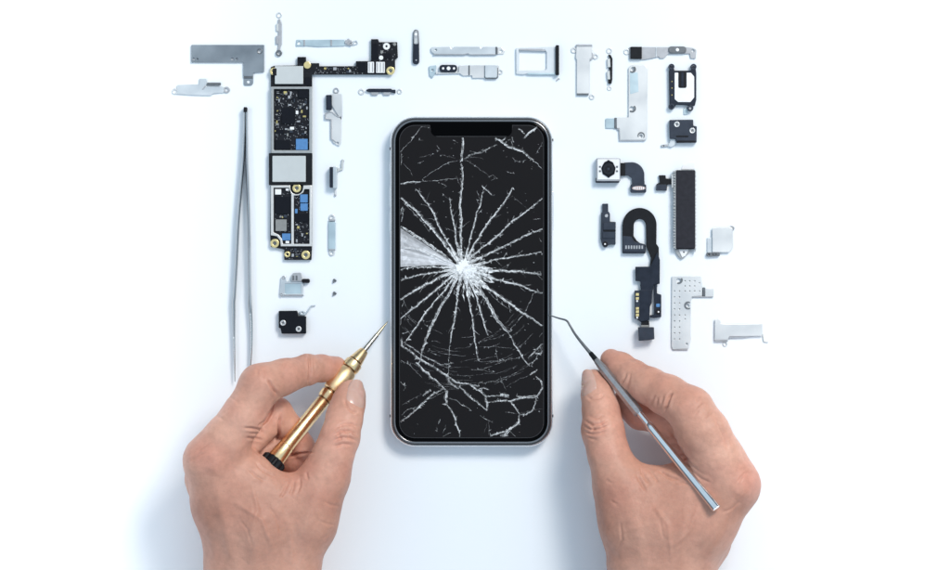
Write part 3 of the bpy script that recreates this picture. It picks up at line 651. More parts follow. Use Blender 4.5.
box('plug', 302, 278.8, 310, 283, 1.4, 5.4, 'black', t, r=1.8, bev=.7)
disc('eyelet', 283.8, 277.6, 1.9, 2.4, 3.2, 'midgrey', t, hole=.8); disc('eyelet', 281.8, 294.6, 1.6, 2.4, 3.2, 'midgrey', t, hole=.6)

t = thing('connector_cover', 'jet black block with two pale screws, left of the screwdriver tip', 'cover', 293, 322)
screw_block(t, [(279, 310.8), (297.4, 310.6), (299, 315.6), (306.4, 316.2), (306.4, 333.6), (282, 333.6), (281, 328.4), (279, 327.4)], [(283.4, 322.8), (299, 328.9)], 'chip')
plate('silver_tail', fillet([(299.2, 312), (303.6, 310.4), (306.2, 311.8), (309, 308), (311, 305.4), (315.6, 305), (315.6, 306), (311.6, 306.6), (308.6, 311.6), (305.4, 315.4), (300.2, 315.4)], .5), .8, 2, 'steel', t, [circ(302.6, 312.8, .8, 10)])

# ------------------------------------------------------------------ tweezers
t = thing('tweezers', 'long slender steel tweezers lying on edge left of the circuit board', 'tweezers', 244, 240)
def arm(st, name='arm'):
    rings = []
    for x, y, w, z0, z1 in st:
        zc = (z0 + z1) / 2; hz = (z1 - z0) / 2
        rg = []
        for k in range(12):
            a = 2 * math.pi * (k + .5) / 12
            c, s = math.cos(a), math.sin(a)
            e = .85
            rg.append(wloc(x + w * math.copysign(abs(c) ** e, c), y, zc + hz * math.copysign(abs(s) ** e, s)))
        rings.append(rg)
    return loft(name, rings, 'tweezer', t, sharp=40)
def interp(st, n=6):
    out = []
    for i in range(len(st) - 1):
        p0 = st[max(i - 1, 0)]; p1 = st[i]; p2 = st[i + 1]; p3 = st[min(i + 2, len(st) - 1)]
        for k in range(n):
            u = k / n
            out.append(tuple(.5 * (2 * b + (c - a) * u + (2 * a - 5 * b + 4 * c - d) * u * u + (3 * b - a - 3 * c + d) * u ** 3) for a, b, c, d in zip(p0, p1, p2, p3)))
    out.append(st[-1]); return out
def zz(st): return [(x, y, w * 1.1, 1 + (a - .5) * .45, 1 + b * .48) for x, y, w, a, b in st]
arm(interp(zz([(244.9, 111, 1.1, 3, 15), (244.8, 130, 1.2, 1, 18), (243.6, 160, 1.4, .5, 20), (241.2, 190, 1.5, .5, 20), (238.6, 222, 1.5, .5, 20), (236.9, 260, 1.5, .5, 20), (235.2, 290, 1.5, .5, 19),
            (234.1, 303, 1.7, 1, 17), (234.2, 312, 1.6, 3, 15), (234.4, 335, 1.2, 5, 13), (234.8, 360, .95, 6, 12), (235.3, 381.5, .4, 8, 10)])))
arm(interp(zz([(247, 111, 1.1, 3, 15), (247.2, 130, 1.2, 1, 18), (247.4, 160, 1.4, .5, 20), (248.4, 190, 1.5, .5, 20), (249.4, 222, 1.5, .5, 20), (250, 260, 1.5, .5, 20), (250.3, 290, 1.5, .5, 19),
            (250.6, 303, 1.8, 1, 17), (251, 312, 1.7, 3, 15), (251.8, 335, 1.3, 5, 13), (251.2, 360, .95, 6, 12), (249.4, 381.5, .4, 8, 10)])))
plate('rear_joint', fillet([(244.2, 107.6, 1), (247.6, 107.6, 1), (247.8, 112.6), (244, 112.6)], .4), 1, 9.2, 'black', t, bev=.5)

# ------------------------------------------------------------------ phone
ph = thing('smartphone', 'black smartphone with a shattered screen lying face up in the centre', 'phone', 471.5, 282)
PX0, PX1, PY0, PY1 = 390.4, 552.6, 117.2, 446.2
def rrect(ins, r, z, n=10):
    x0, x1, y0, y1 = PX0 + ins, PX1 - ins, PY0 + ins, PY1 - ins
    r = max(r - ins, 1.0); p = []
    for cx, cy, a0 in ((x1 - r, y1 - r, 0), (x0 + r, y1 - r, 90), (x0 + r, y0 + r, 180), (x1 - r, y0 + r, 270)):
        for k in range(n + 1):
            a = math.radians(a0 + 90 * k / n)
            p.append(wloc(cx + r * math.cos(a), cy + r * math.sin(a), z))
    return p
RC = 25
# the steel band: a rounded outer wall, a thin dark seam, and an inner polished lip
prof = [(2.0, .3), (.9, 1.0), (.2, 3), (0, 6), (0, 12), (.25, 14.6), (.7, 16.4), (1.3, 17.3), (2.0, 17.7), (2.3, 17.4)]
loft('band', [rrect(i, RC, z) for i, z in prof], 'frame', ph, cap=False, sharp=60)
loft('seam', [rrect(i, RC, z) for i, z in [(2.1, 16.9), (2.2, 17.5), (3.6, 17.6), (3.7, 17.2)]], 'frame_dark', ph, cap=False, sharp=60)
loft('inner_lip', [rrect(i, RC, z) for i, z in [(3.4, 17.2), (3.5, 18.1), (4.0, 18.5), (4.8, 18.6), (5.5, 18.3), (5.7, 17.6)]], 'lip', ph, cap=False, sharp=60)
loft('back', [rrect(i, RC, z) for i, z in [(2.4, .3), (2.4, .8)]], 'frame_dark', ph)
loft('front_glass', [rrect(i, RC, z) for i, z in [(5.5, 16.5), (5.5, 18.2), (6.4, 18.6), (8.2, 18.75)]], 'glass_black', ph, sharp=60)
def disp_outline(o):
    a = 400.2 - o; b = 543.0 + o; c = 126.6 - o; d = 436.6 + o; r = 15 + o
    pts = []
    def cor(cx, cy, a0, a1, rr=r, n=8):
        for k in range(n + 1):
            g = math.radians(a0 + (a1 - a0) * k / n); pts.append((cx + rr * math.cos(g), cy + rr * math.sin(g)))
    cor(a + r, c + r, 180, 270)
    pts.append((429.5 + o, c)); nr = 6 - o * .3
    cor(431.2 + 5.5, 131.6, 180, 90, 5.6)          # notch, left shoulder
    pts[-1] = (437.4, 137.6 - o)
    pts.append((505.4, 137.6 - o)); cor(506, 131.6, 80, 0, 5.8 )
    pts.append((512.6 - o, c))
    cor(b - r, c + r, 270, 360); cor(b - r, d - r, 0, 90); cor(a + r, d - r, 90, 180)
    return pts
plate('screen_edge', disp_outline(.55), 18.6, 18.83, 'tint', ph, bev=.02)
plate('display', disp_outline(0), 18.7, 18.92, 'display', ph, bev=.02)
box('earpiece', 458, 129.4, 484, 131.2, 18.7, 18.86, 'glass_black', ph, r=.8, bev=.05)
# side keys
for y0, y1 in ((162, 173.6), (186.5, 207), (211.5, 232)): box('side_key', 389.6, y0, 391.4, y1, 5.5, 12.5, 'frame', ph, r=.8, bev=.5)
box('side_key', 551.6, 192, 553.1, 231, 5.5, 12.5, 'frame', ph, r=.8, bev=.5)
for x0, y0, x1, y1 in ((390.0, 148, 391.3, 150.6), (551.9, 139.5, 553.0, 142), (390.0, 414, 391.3, 416.6), (551.9, 414, 553.0, 416.6)):
    box('antenna_line', x0, y0, x1, y1, 3, 15.3, 'frame_dark', ph, r=.2, bev=.1)

# cracks: broken glass ribbons lying in the surface of the screen
CV, CF, CA = [], [], []
ZC = [18.96]
def add_poly(pts, dens):
    ZC[0] += .0008
    b = len(CV)
    for p in pts: CV.append(wloc(p[0], p[1], ZC[0])); CA.append(dens)
    CF.append(tuple(range(b, b + len(pts))))
def inside(x, y):
    return 400.6 < x < 542.6 and 127 < y < 436.2 and not (430 < x < 512 and y < 138)
def crack(pts, w=1.6, d=.9, jit=1.0, taper=(.5, .4), chips=1.0, strands=True):
    P = [Vector(p) for p in pts]; Q = []
    for i in range(len(P) - 1):
        L = (P[i + 1] - P[i]).length; n = max(2, int(L / 1.6))
        for k in range(n): Q.append(P[i].lerp(P[i + 1], k / n))
    Q.append(P[-1]); n = len(Q)
    if n < 3: return
    off = 0; ctr = []
    for i, q in enumerate(Q):
        t_ = (Q[min(i + 1, n - 1)] - Q[max(i - 1, 0)]).normalized(); nn = Vector((-t_.y, t_.x))
        off = off * .72 + random.gauss(0, .26) * jit
        ctr.append((q + nn * off, nn, t_))
    def ribbon(w, d, sh=0):
        ZC[0] += .0008
        b = len(CV)
        for i, (c, nn, t_) in enumerate(ctr):
            f = i / (n - 1)
            e = (taper[0] + (1 - taper[0]) * min(1, f / .25)) * (taper[1] + (1 - taper[1]) * min(1, (1 - f) / .35))
            lw = w * e * random.uniform(.35, 1.15); rw = w * e * random.uniform(.35, 1.15)
            a = c + nn * (lw / 2 + sh); g = c - nn * (rw / 2 - sh)
            da = d * random.uniform(.45, 1.15)
            CV.append(wloc(a.x, a.y, ZC[0])); CV.append(wloc(g.x, g.y, ZC[0])); CA.append(da); CA.append(da * random.uniform(.4, 1))
        for i in range(n - 1):
            c = ctr[i][0]
            if inside(c.x, c.y) and inside(ctr[i + 1][0].x, ctr[i + 1][0].y):
                k = b + i * 2; CF.append((k, k + 1, k + 3, k + 2))
    ribbon(w * .8, d * .7)
    if strands and w > 1.1:
        ribbon(w * 1.8, d * .2)
        ribbon(w * .3, min(1.6, d * 1.7), sh=random.choice((-.3, 0, .3)) * w)
        ribbon(w * .18, min(1.5, d * 1.5), sh=random.choice((-.45, .45)) * w)
    for i, (c, nn, t_) in enumerate(ctr):
        if random.random() < .14 * chips:
            s = random.choice((-1, 1)); L = random.uniform(.8, 2.6) * (.6 + w * .35)
            a = c + nn * s * w * .3; b2 = a + t_ * random.uniform(1, 2.4) ; cc = a + nn * s * L + t_ * random.uniform(-1.5, 1.5)
            if all(inside(v.x, v.y) for v in (a, b2, cc)): add_poly([a, b2, cc], d * random.uniform(.3, .8))
C0 = (463, 267)
RAYS = [
 ([(455, 258), (443, 242), (430, 226), (416, 211), (401, 198)], 3.0, .8), ([(404, 203), (418, 218), (430, 232)], 1.4, .6),
 ([(457, 256), (447, 241), (439, 226), (434, 214), (425, 200), (418, 190)], 2.1, .85),
 ([(459, 254), (455, 232), (452.6, 214), (450, 198)], 2.0, .7),
 ([(461.5, 258), (460.6, 240), (461.4, 222), (460, 205), (462, 184), (461.6, 164)], 2.3, .9), ([(462, 162), (462.6, 150), (462.8, 138.6)], 2.9, 1.0),
 ([(466, 256), (471, 238), (474, 224), (480, 206), (483, 192)], 1.9, .85),
 ([(468, 257), (480, 236), (491, 220), (498, 211), (506, 200), (512.6, 188)], 2.1, .85),
 ([(470, 258), (486, 245), (500, 234), (512, 222), (528, 210), (542, 199)], 1.9, .8),
 ([(474, 261), (488, 254), (502, 248), (526, 236), (542, 229)], 2.1, .85),
 ([(478, 265), (493, 260), (505, 258), (522, 255.6), (541, 252)], 1.9, .8),
 ([(484, 269), (501, 270.5), (519, 271), (530, 273), (541, 274)], 2.8, .8),
 ([(486, 276), (500, 280), (519, 285), (532, 290), (542, 293)], 2.3, .85),
 ([(478, 279), (490, 290), (502, 298), (523, 313), (542, 326)], 3.0, .85), ([(484, 288), (500, 303), (512, 311)], 1.2, .5),
 ([(533, 293), (529, 303), (524, 313), (517, 322), (509.5, 329)], 1.5, .7),
 ([(474, 280), (482, 293), (488, 303), (498, 322), (508, 332)], 3.6, .85), ([(508, 332), (516, 346), (523, 358), (529, 366)], 1.9, .8),
 ([(470, 282), (478, 300), (483, 318), (488, 335)], 2.2, .75),
 ([(466, 284), (470, 304), (474, 326), (475, 342), (479, 360)], 2.0, .85),
 ([(459, 284), (457, 300), (455, 318), (450, 344)], 2.2, .85), ([(450, 344), (449, 360), (448, 378)], 1.3, .7),
 ([(456, 280), (450, 292), (441, 306), (431, 327), (422, 350)], 2.8, .8), ([(436, 312), (433, 325), (426, 340)], 1.3, .6),
 ([(454, 277), (445, 290), (429, 309), (415, 330), (405, 343)], 2.0, .8),
 ([(453, 275), (437, 289), (422, 302), (404, 316), (401, 318)], 2.3, .8),
 ([(452, 272), (438, 279), (425, 285), (412, 293), (401, 300)], 3.0, .85),
 ([(451, 269.6), (438, 272), (424, 274), (401, 280)], 2.1, .8), ([(452, 267), (430, 267), (415, 266.4), (401, 269.6)], 1.6, .85),
 # upper field
 ([(462, 160), (452, 162), (441, 167), (432, 173), (424, 179)], 1.5, .6), ([(401, 184.6), (412, 182.6), (421, 182.6)], 2.2, .8), ([(421, 182.6), (437, 181), (447, 179.6), (461, 179.4)], 1.6, .5),
 ([(401, 153), (406, 147), (414, 138), (422, 128.2), (430, 128.4)], 1.7, .6), ([(401, 153), (401.6, 166)], 1.4, .4),
 ([(462, 160), (473, 165), (486, 174), (490, 178)], 1.2, .35), ([(464, 160), (472, 155), (482, 153), (492, 147), (497, 145)], 1.9, .45),
 ([(495, 138.6), (500.7, 142), (510, 148), (522.6, 152.5), (533, 161)], 3.2, .8), ([(533, 161), (538, 165), (542, 170)], 1.6, .6), ([(500, 142), (507, 138), (512, 136), (514, 143)], 2, .5),
 ([(504, 144), (510, 140), (513, 146), (508, 150)], 1.4, .45), ([(542, 143), (535, 155)], .9, .4), ([(518, 130), (522, 133), (524, 135)], 2, .7), ([(523, 139), (530, 133), (537, 128)], 2.6, .8),
 ([(482, 186), (485, 189), (492, 196)], 2.1, .7), ([(483, 192), (487, 185)], 1.4, .6), ([(514, 198), (522, 205), (526, 209)], .9, .3), ([(488, 178), (493, 176), (497, 179), (491, 181)], 1.5, .55),
 ([(466, 159), (474, 158), (483, 160)], 1.2, .4), ([(470, 152), (478, 154), (482, 151)], 1, .35), ([(512, 158), (518, 163), (526, 161)], 1.3, .4), ([(506, 172), (512, 174)], 1.3, .4),
 ([(418, 164), (424, 162)], 1.4, .7), ([(437, 146), (441, 150), (439, 152)], 1.3, .45), ([(453, 141), (458, 144)], 1.6, .55), ([(419, 142), (424, 141)], 1.4, .5), ([(440, 184), (446, 187), (443, 188)], 1.3, .5),
 ([(404, 164), (410, 170), (413, 177)], .9, .35), ([(420, 158), (434, 155)], .9, .35), ([(440, 155), (455, 159)], .9, .35), ([(533, 220), (540, 219)], 1.4, .5), ([(539, 238), (542, 243)], 1.1, .5),
 ([(401, 215), (403, 208), (402, 222)], 1.8, .5),
 # lower field
 ([(401, 345), (410, 351), (418, 358), (432, 366), (446, 375), (457, 382), (478, 386)], 2.7, .7), ([(401, 360), (411, 366), (422, 377)], 1.5, .45), ([(416, 362), (425, 371), (433, 378), (446, 388.6)], 2.7, .7),
 ([(405, 343), (414, 349), (424, 356), (441, 364), (452, 363)], 1.6, .5), ([(422, 350), (421, 358), (418, 364)], 1.8, .6), ([(446, 376), (452, 384), (459, 388)], 2.8, .6), ([(402, 346), (401.4, 338)], 2.2, .6),
 ([(443, 388), (434, 393), (426, 400), (418, 406.6), (410, 414), (401, 421)], 2.0, .7), ([(418, 406), (408, 409), (401.6, 414)], 1.4, .5), ([(431, 389), (423, 395)], 2, .6), ([(444, 391), (430, 398), (419, 405)], 1.2, .5), ([(422, 394), (402, 404)], .8, .3),
 ([(446.6, 389), (446, 396), (446.6, 404)], 3.6, .8), ([(447, 404), (452, 411), (456, 418), (458, 428), (460, 436)], 2.1, .7), ([(449, 397), (459, 401), (471, 408)], 1.4, .6),
 ([(459, 386), (468, 394), (479, 403), (487, 410)], 2.2, .7), ([(470, 384), (480, 390), (487, 396)], 2.6, .65), ([(485, 394), (487, 402), (486, 409)], 3.0, .6), ([(479, 388), (484, 387), (489, 389)], 1.6, .5),
 ([(487, 402), (498, 400), (510, 400), (524, 397), (536, 396.4)], 2.1, .75), ([(486, 396), (500, 395), (508, 394.4)], 1.6, .6), ([(500, 394), (509, 394.6)], 4, .8), ([(516, 395), (526, 396), (536, 395)], 2.2, .55),
 ([(536, 396), (539, 393), (542, 388), (541.6, 379)], 2.0, .7), ([(511, 400), (515, 407), (519, 414)], 1.7, .7), ([(519, 414), (526, 414), (531, 411), (535, 404), (536, 397)], 1.6, .65),
 ([(519, 414), (518.4, 422), (512, 427), (506, 430), (498, 433), (490, 435.4)], 2.6, .75), ([(511, 426), (508, 431), (504, 434)], 3.4, .7), ([(510, 430), (515, 436)], 1.2, .4), ([(500, 434), (508, 434)], 3, .5),
 ([(480, 415), (486, 418), (493, 421)], 1.5, .6), ([(489, 420), (489.4, 434)], 1.1, .4), ([(487, 421), (484, 432)], .9, .3), ([(505, 411.4), (517, 412.6)], 1.2, .5), ([(518, 412), (542, 408)], .7, .3),
 ([(441, 419), (438.6, 423)], 1.7, .6), ([(446, 424), (443, 432)], 1.2, .5), ([(451, 432), (443, 436)], 1.3, .5), ([(437, 426), (438, 431)], 1.1, .4), ([(401, 381), (406, 387), (404, 390)], 1.5, .6),
 ([(528, 358), (535, 350), (542, 343)], 1.7, .65), ([(531, 366), (536, 357), (542, 347)], 1.4, .55), ([(534, 352), (540, 354), (542, 350)], 1.8, .6), ([(530, 375), (537, 369)], 1.7, .6), ([(535, 376), (542, 382)], 1.6, .5),
 ([(496, 347), (497, 358), (498, 362)], 1.2, .5), ([(478, 347), (496, 346), (512, 348)], .9, .4), ([(474, 361), (498, 360.6), (518, 357), (530, 352)], 1.0, .42), ([(470, 369), (484, 369.6), (495, 371)], 1.3, .5),
 ([(470, 382), (486, 382.6), (502, 378), (520, 370), (535, 360)], .9, .45), ([(500, 376), (506, 390)], .9, .4), ([(476, 374), (500, 372), (516, 366)], .7, .3), ([(506, 386), (520, 378), (536, 372)], .7, .3),
 ([(455, 348), (470, 346)], .7, .3), ([(460, 361), (478, 358)], .7, .3), ([(450, 374), (470, 376)], .7, .3), ([(428, 350), (436, 351)], .8, .35), ([(478, 342), (494, 338), (508, 333)], .7, .3), ([(512, 350), (527, 342)], .8, .35),
]
for pts, w, d in RAYS:
    p0 = Vector(pts[0]); dv = p0 - Vector(C0)
    if 4 < dv.length < 26:                            # rays that start near the impact run right into it
        pts = [tuple(Vector(C0) + dv * .25)] + list(pts)
        crack([pts[0], pts[1], tuple(Vector(pts[1]).lerp(Vector(pts[2]), .5))], w * 1.1, min(1.1, d * 1.2))
    radial = dv.length < 26
    if radial:
        for q in range(len(pts) - 1):
            a_, b_ = Vector(pts[q]), Vector(pts[q + 1])
            for z_ in range(2):
                if random.random() < .75:
                    o_ = a_.lerp(b_, random.random()); dr = (b_ - a_).normalized(); g_ = math.radians(random.choice((-1, 1)) * random.uniform(14, 55))
                    dr = Vector((dr.x * math.cos(g_) - dr.y * math.sin(g_), dr.x * math.sin(g_) + dr.y * math.cos(g_))); L_ = random.uniform(3, 11)
                    crack([o_, o_ + dr * L_ * .5, o_ + dr * L_ + Vector((random.uniform(-1, 1), random.uniform(-1, 1)))], random.uniform(.4, .9), random.uniform(.35, .8), strands=False, chips=.4)
    crack(pts, w * (.74 if radial else (.70 if pts[0][1] > 338 else .62)), d if radial else d * .95)
# pale wedge of crushed glass left of the impact and the crushed impact zone
WV, WF, WA = [], [], []
def wedge(pts, dens):
    b = len(WV)
    for p in pts: WV.append(wloc(p[0], p[1], 18.94)); WA.append(dens * (1.0 if p[0] < 440 else 1.25))
    WF.append(tuple(range(b, b + len(pts))))
yy = [228.4, 233, 237, 241.5, 246, 248.6, 252, 256, 260, 264, 267]
dd = [.45, .6, .78, .6, .5, .85, .72, .88, .74, .62]
for q in range(10):
    wedge([(400.9, yy[q]), (420, yy[q] + (263.5 - yy[q]) * .35 + .2), (440, yy[q] + (264.4 - yy[q]) * .72), (456, 264.6 + q * .25), (456, 264.9 + q * .25),
           (440, yy[q + 1] + (264.4 - yy[q + 1]) * .72), (420, yy[q + 1] + (263.5 - yy[q + 1]) * .35 + .2), (400.9, yy[q + 1])], dd[q])
wg = from_world('shattered_wedge', WV, WF, 'crushed', ph, smooth=False)
wa = wg.data.attributes.new('crack_opacity', 'FLOAT', 'POINT')
if len(wa.data) == len(WA): wa.data.foreach_set('value', WA)
crack([(401, 227), (412, 233), (424, 241), (437, 250), (452, 262)], 2.2, .95); crack([(401, 247), (412, 248.6), (423, 252), (437, 256), (450, 263)], 1.6, 1.0)
crack([(402, 238), (405, 234), (408, 239), (403, 244)], 1.2, .5); crack([(430, 256), (444, 262)], 1.4, 1.0)
for k in range(70):                                   # hairline arcs round the impact, in the lower half
    rad = random.uniform(70, 125); a0 = math.radians(random.uniform(30, 150)); da = math.radians(random.uniform(4, 16)); q = random.uniform(.9, 1.05)
    crack([(C0[0] + rad * math.cos(a0 + da * f) * q, C0[1] + rad * math.sin(a0 + da * f)) for f in (0, .5, 1)], random.uniform(.35, .7), random.uniform(.2, .4), strands=False, chips=0)
def blob(cx, cy, r, d, n=14, sx=1, sy=1, ang=0):
    p = []
    for k in range(n):
        a = 2 * math.pi * k / n; rr = r * random.uniform(.6, 1.15)
        p.append((cx + rr * sx * math.cos(a), cy + rr * sy * math.sin(a)))
    add_poly(rot(p, cx, cy, ang), d)
blob(464.5, 268, 12, .35, 26); blob(463.5, 267, 8.5, 2.6, 24); blob(464, 267.5, 6, 3, 16); blob(470, 272, 7, .8, 18); blob(476, 280, 7, .5, 18, 1.3, .8, 45); blob(480, 268, 6, .5, 16, 1.5, .6)
for k in range(95):                                   # long bright splinters thrown to the lower right
    a = math.radians(random.uniform(2, 92)); r0 = random.uniform(7, 30); L = random.uniform(5, 17) * (1 - r0 / 60); w = random.uniform(.35, 1.3); a2 = a + random.gauss(0, .13)
    x, y = C0[0] + r0 * math.cos(a), C0[1] + r0 * math.sin(a)
    add_poly([(x, y), (x + L * .4 * math.cos(a2) - w * math.sin(a2), y + L * .4 * math.sin(a2) + w * math.cos(a2)), (x + L * math.cos(a2), y + L * math.sin(a2)), (x + L * .5 * math.cos(a2) + w * .5 * math.sin(a2), y + L * .5 * math.sin(a2) - w * .5 * math.cos(a2))], random.uniform(.5, 1.3))
for k in range(230):                                  # splinters thrown round the impact
    a = random.uniform(0, 2 * math.pi) if random.random() < .5 else random.gauss(math.radians(42), .55)
    r0 = abs(random.gauss(0, 1)) * 11 + 4; L = random.uniform(2, 9) ; a2 = a + random.gauss(0, .35)
    x, y = C0[0] + r0 * math.cos(a), C0[1] + r0 * math.sin(a)
    w = random.uniform(.3, 1.0)
    add_poly([(x, y), (x + L * math.cos(a2) - w * math.sin(a2), y + L * math.sin(a2) + w * math.cos(a2)), (x + L * .9 * math.cos(a2 + .1), y + L * .9 * math.sin(a2 + .1))], random.uniform(.35, 1.0))
for k in range(110):                                  # glass dust
    x, y = random.uniform(402, 541), random.uniform(140, 435); r = random.uniform(.25, .75)
    add_poly([(x - r, y), (x, y - r * .6), (x + r * 1.3, y + .2), (x, y + r * .7)], random.uniform(.12, .45))
ck = from_world('cracks', CV, CF, 'crack', ph, smooth=False)
at = ck.data.attributes.new('crack_opacity', 'FLOAT', 'POINT')
if len(at.data) == len(CA): at.data.foreach_set('value', CA)

# ------------------------------------------------------------------ screwdriver (left hand)
sd = thing('screwdriver', 'gold precision screwdriver held in the left hand, pointing at the phone', 'screwdriver', 330, 395)
A = W(388.3, 320.8, 9); B = W(270.5, 465.5, 71)
def P2(prof, m, name, **k): return lathe(name, A, B, prof, m, sd, **k)
P2([(0, .12), (.02, .7), (.045, 1.2), (.06, 1.5), (.155, 2.2)], 'bit_gold', 'bit_tip', n=16)
P2([(.10, 2.25), (.165, 2.5), (.215, 2.7)], 'bit', 'bit', n=24)
P2([(.205, 3.0), (.21, 4.6), (.225, 5.3), (.275, 7.2), (.282, 7.4)], 'brass', 'nose')
P2([(.282, 6.0), (.292, 6.0)], 'brass_dark', 'groove')
P2([(.29, 8.0), (.294, 8.8), (.325, 9.2), (.336, 8.6), (.338, 7.6)], 'brass', 'collar')
P2([(.336, 6.8), (.348, 6.8)], 'brass_dark', 'groove')
P2([(.345, 8.4), (.355, 9.6), (.40, 10.4), (.46, 10.2), (.485, 8.8), (.49, 7.8)], 'brass_knurl', 'grip', n=24)
P2([(.488, 6.4), (.503, 6.4)], 'brass_dark', 'groove')
P2([(.50, 7.6), (.504, 8.6), (.535, 8.4), (.548, 7.2)], 'brass', 'collar')
P2([(.545, 6.2), (.56, 6.0)], 'brass_dark', 'groove')
P2([(.556, 6.4), (.56, 6.8), (.80, 7.4), (.862, 7.6), (.866, 7.2)], 'brass', 'shaft')
P2([(.866, 7.3), (.87, 7.9), (.955, 8.8), (.96, 8.4)], 'brass', 'rear_sleeve')
P2([(.955, 9.0), (.96, 11.5), (.965, 12.4), (1.02, 12.8), (1.03, 11.4), (1.034, 4)], 'black', 'swivel_cap', n=48, flute=lambda k, t: 1.0 if k % 4 < 2 else .9)

# ------------------------------------------------------------------ probe (right hand)
pk = thing('pick_tool', 'steel pick with a bent needle tip, held in the right hand', 'pick', 640, 415)
pA = W(592.5, 355.5, 40); pB = W(716.5, 508.5, 122)
tube('needle', [W(547.4, 314.6, 20.5), W(552, 316, 21), W(559, 318.3, 23), W(566.5, 320.6, 26), W(570.2, 326, 28), W(575, 334, 31), W(583, 344.4, 35.5), W(592.6, 355.6, 40)],
     [.35, .6, .85, 1.0, 1.1, 1.25, 1.5, 1.9], 'edge', pk)
def P3(prof, m, name, **k): return lathe(name, pA, pB, prof, m, pk, **k)
P3([(-.02, 1.8), (-.015, 2.3), (.03, 2.7)], 'black', 'ferrule')
P3([(.025, 2.6), (.04, 3.4), (.10, 4.8), (.20, 5.0), (.34, 5.6), (.375, 5.4), (.385, 3.8)], 'knurl', 'grip', n=8, phase=.39)
P3([(.38, 3.0), (.455, 3.1)], 'polished', 'neck')
P3([(.45, 3.0), (.46, 4.1), (.48, 4.3), (.985, 4.7), (1.0, 4.4), (1.003, 3)], 'polished', 'handle')

# ------------------------------------------------------------------ hands: one continuous skin surface per hand
BVH = {}
def W3(x, y, z):
    k = (H - z) / H
    return np.array([CX + (x - CX) * k, CY + (y - CY) * k, z], dtype=np.float32)

def smin(a, b, k):
    h = np.clip(0.5 + 0.5 * (b - a) / k, 0, 1)
    return b * (1 - h) + a * h - k * h * (1 - h)

class Field:
    def __init__(s, lo, hi, h):
        s.lo = np.array(lo, np.float32); s.h = h
        s.n = [int((hi[i] - lo[i]) / h) + 1 for i in range(3)]
        s.ax = [s.lo[i] + h * np.arange(s.n[i], dtype=np.float32) for i in range(3)]
    def empty(s): return np.full(s.n, 60.0, np.float32)
    def chain(s, F, pts, k=6.0):
        """union a chain of tapered round segments (x, y, z, r) into F"""
        q = [(W3(*p[:3]), p[3]) for p in pts]
        if len(q) == 1: q = q * 2
        for (a, ra), (b, rb) in zip(q[:-1], q[1:]):
            m = max(ra, rb) + 26
            sl = []
            for i in range(3):
                i0 = int(max(0, (min(a[i], b[i]) - m - s.lo[i]) / s.h)); i1 = int(min(s.n[i], (max(a[i], b[i]) + m - s.lo[i]) / s.h + 2))
                sl.append(slice(i0, max(i0, i1)))
            X = s.ax[0][sl[0]][:, None, None]; Y = s.ax[1][sl[1]][None, :, None]; Z = s.ax[2][sl[2]][None, None, :]
            d = b - a; L2 = float((d * d).sum())
            if L2 < 1e-6: t_ = 0
            else: t_ = np.clip(((X - a[0]) * d[0] + (Y - a[1]) * d[1] + (Z - a[2]) * d[2]) / L2, 0, 1)
            D = np.sqrt((X - a[0] - t_ * d[0]) ** 2 + (Y - a[1] - t_ * d[1]) ** 2 + (Z - a[2] - t_ * d[2]) ** 2) - (ra + (rb - ra) * t_)
            sub = F[sl[0], sl[1], sl[2]]
            F[sl[0], sl[1], sl[2]] = smin(sub, D.astype(np.float32), k)
        return F

def surface_nets(F, lo, h):
    n = F.shape; neg = F < 0
    c = np.zeros((n[0] - 1, n[1] - 1, n[2] - 1), np.uint8)
    for i in (0, 1):
        for j in (0, 1):
            for k in (0, 1): c += neg[i:n[0] - 1 + i, j:n[1] - 1 + j, k:n[2] - 1 + k]
    act = (c > 0) & (c < 8)
    idx = np.argwhere(act); vid = np.full(c.shape, -1, np.int64); vid[act] = np.arange(len(idx))
    acc = np.zeros((len(idx), 3)); cnt_ = np.zeros(len(idx))
    cor = {}
    for i in (0, 1):
        for j in (0, 1):
            for k in (0, 1): cor[i, j, k] = F[idx[:, 0] + i, idx[:, 1] + j, idx[:, 2] + k]
    for a in cor:
        for ax in range(3):
            if a[ax] == 0:
                b = list(a); b[ax] = 1; b = tuple(b)
                fa, fb = cor[a], cor[b]; m = (fa < 0) != (fb < 0)
                t_ = np.where(m, fa / np.where(m, fa - fb, 1), 0)
                p = np.tile(np.array(a, float), (len(idx), 1)); p[:, ax] = t_
                acc[m] += p[m]; cnt_[m] += 1
    V = (idx + acc / cnt_[:, None]) * h + lo
    Q = []
    for ax in range(3):
        o1, o2 = [(1, 2), (2, 0), (0, 1)][ax]
        sl0 = [slice(1, n[i] - 1) for i in range(3)]; sl0[ax] = slice(0, n[ax] - 1)
        sl1 = list(sl0); sl1[ax] = slice(1, n[ax])
        a = neg[tuple(sl0)]; b = neg[tuple(sl1)]
        e = np.argwhere(a != b); s_ = a[a != b]
        base = e.copy()
        for i in range(3):
            if i != ax: base[:, i] += 1
        def g(d1, d2):
            q = base.copy(); q[:, o1] -= d1; q[:, o2] -= d2
            return vid[q[:, 0], q[:, 1], q[:, 2]]
        f = np.stack([g(1, 1), g(0, 1), g(0, 0), g(1, 0)], 1)
        f[~s_] = f[~s_][:, ::-1]
        Q.append(f)
    return V, np.concatenate(Q)

def vnormals(V, Q):
    d1 = V[Q[:, 2]] - V[Q[:, 0]]; d2 = V[Q[:, 3]] - V[Q[:, 1]]
    fn = np.cross(d1, d2); N = np.zeros_like(V)
    for i in range(4): np.add.at(N, Q[:, i], fn)
    return N / np.maximum(np.linalg.norm(N, axis=1, keepdims=True), 1e-9)

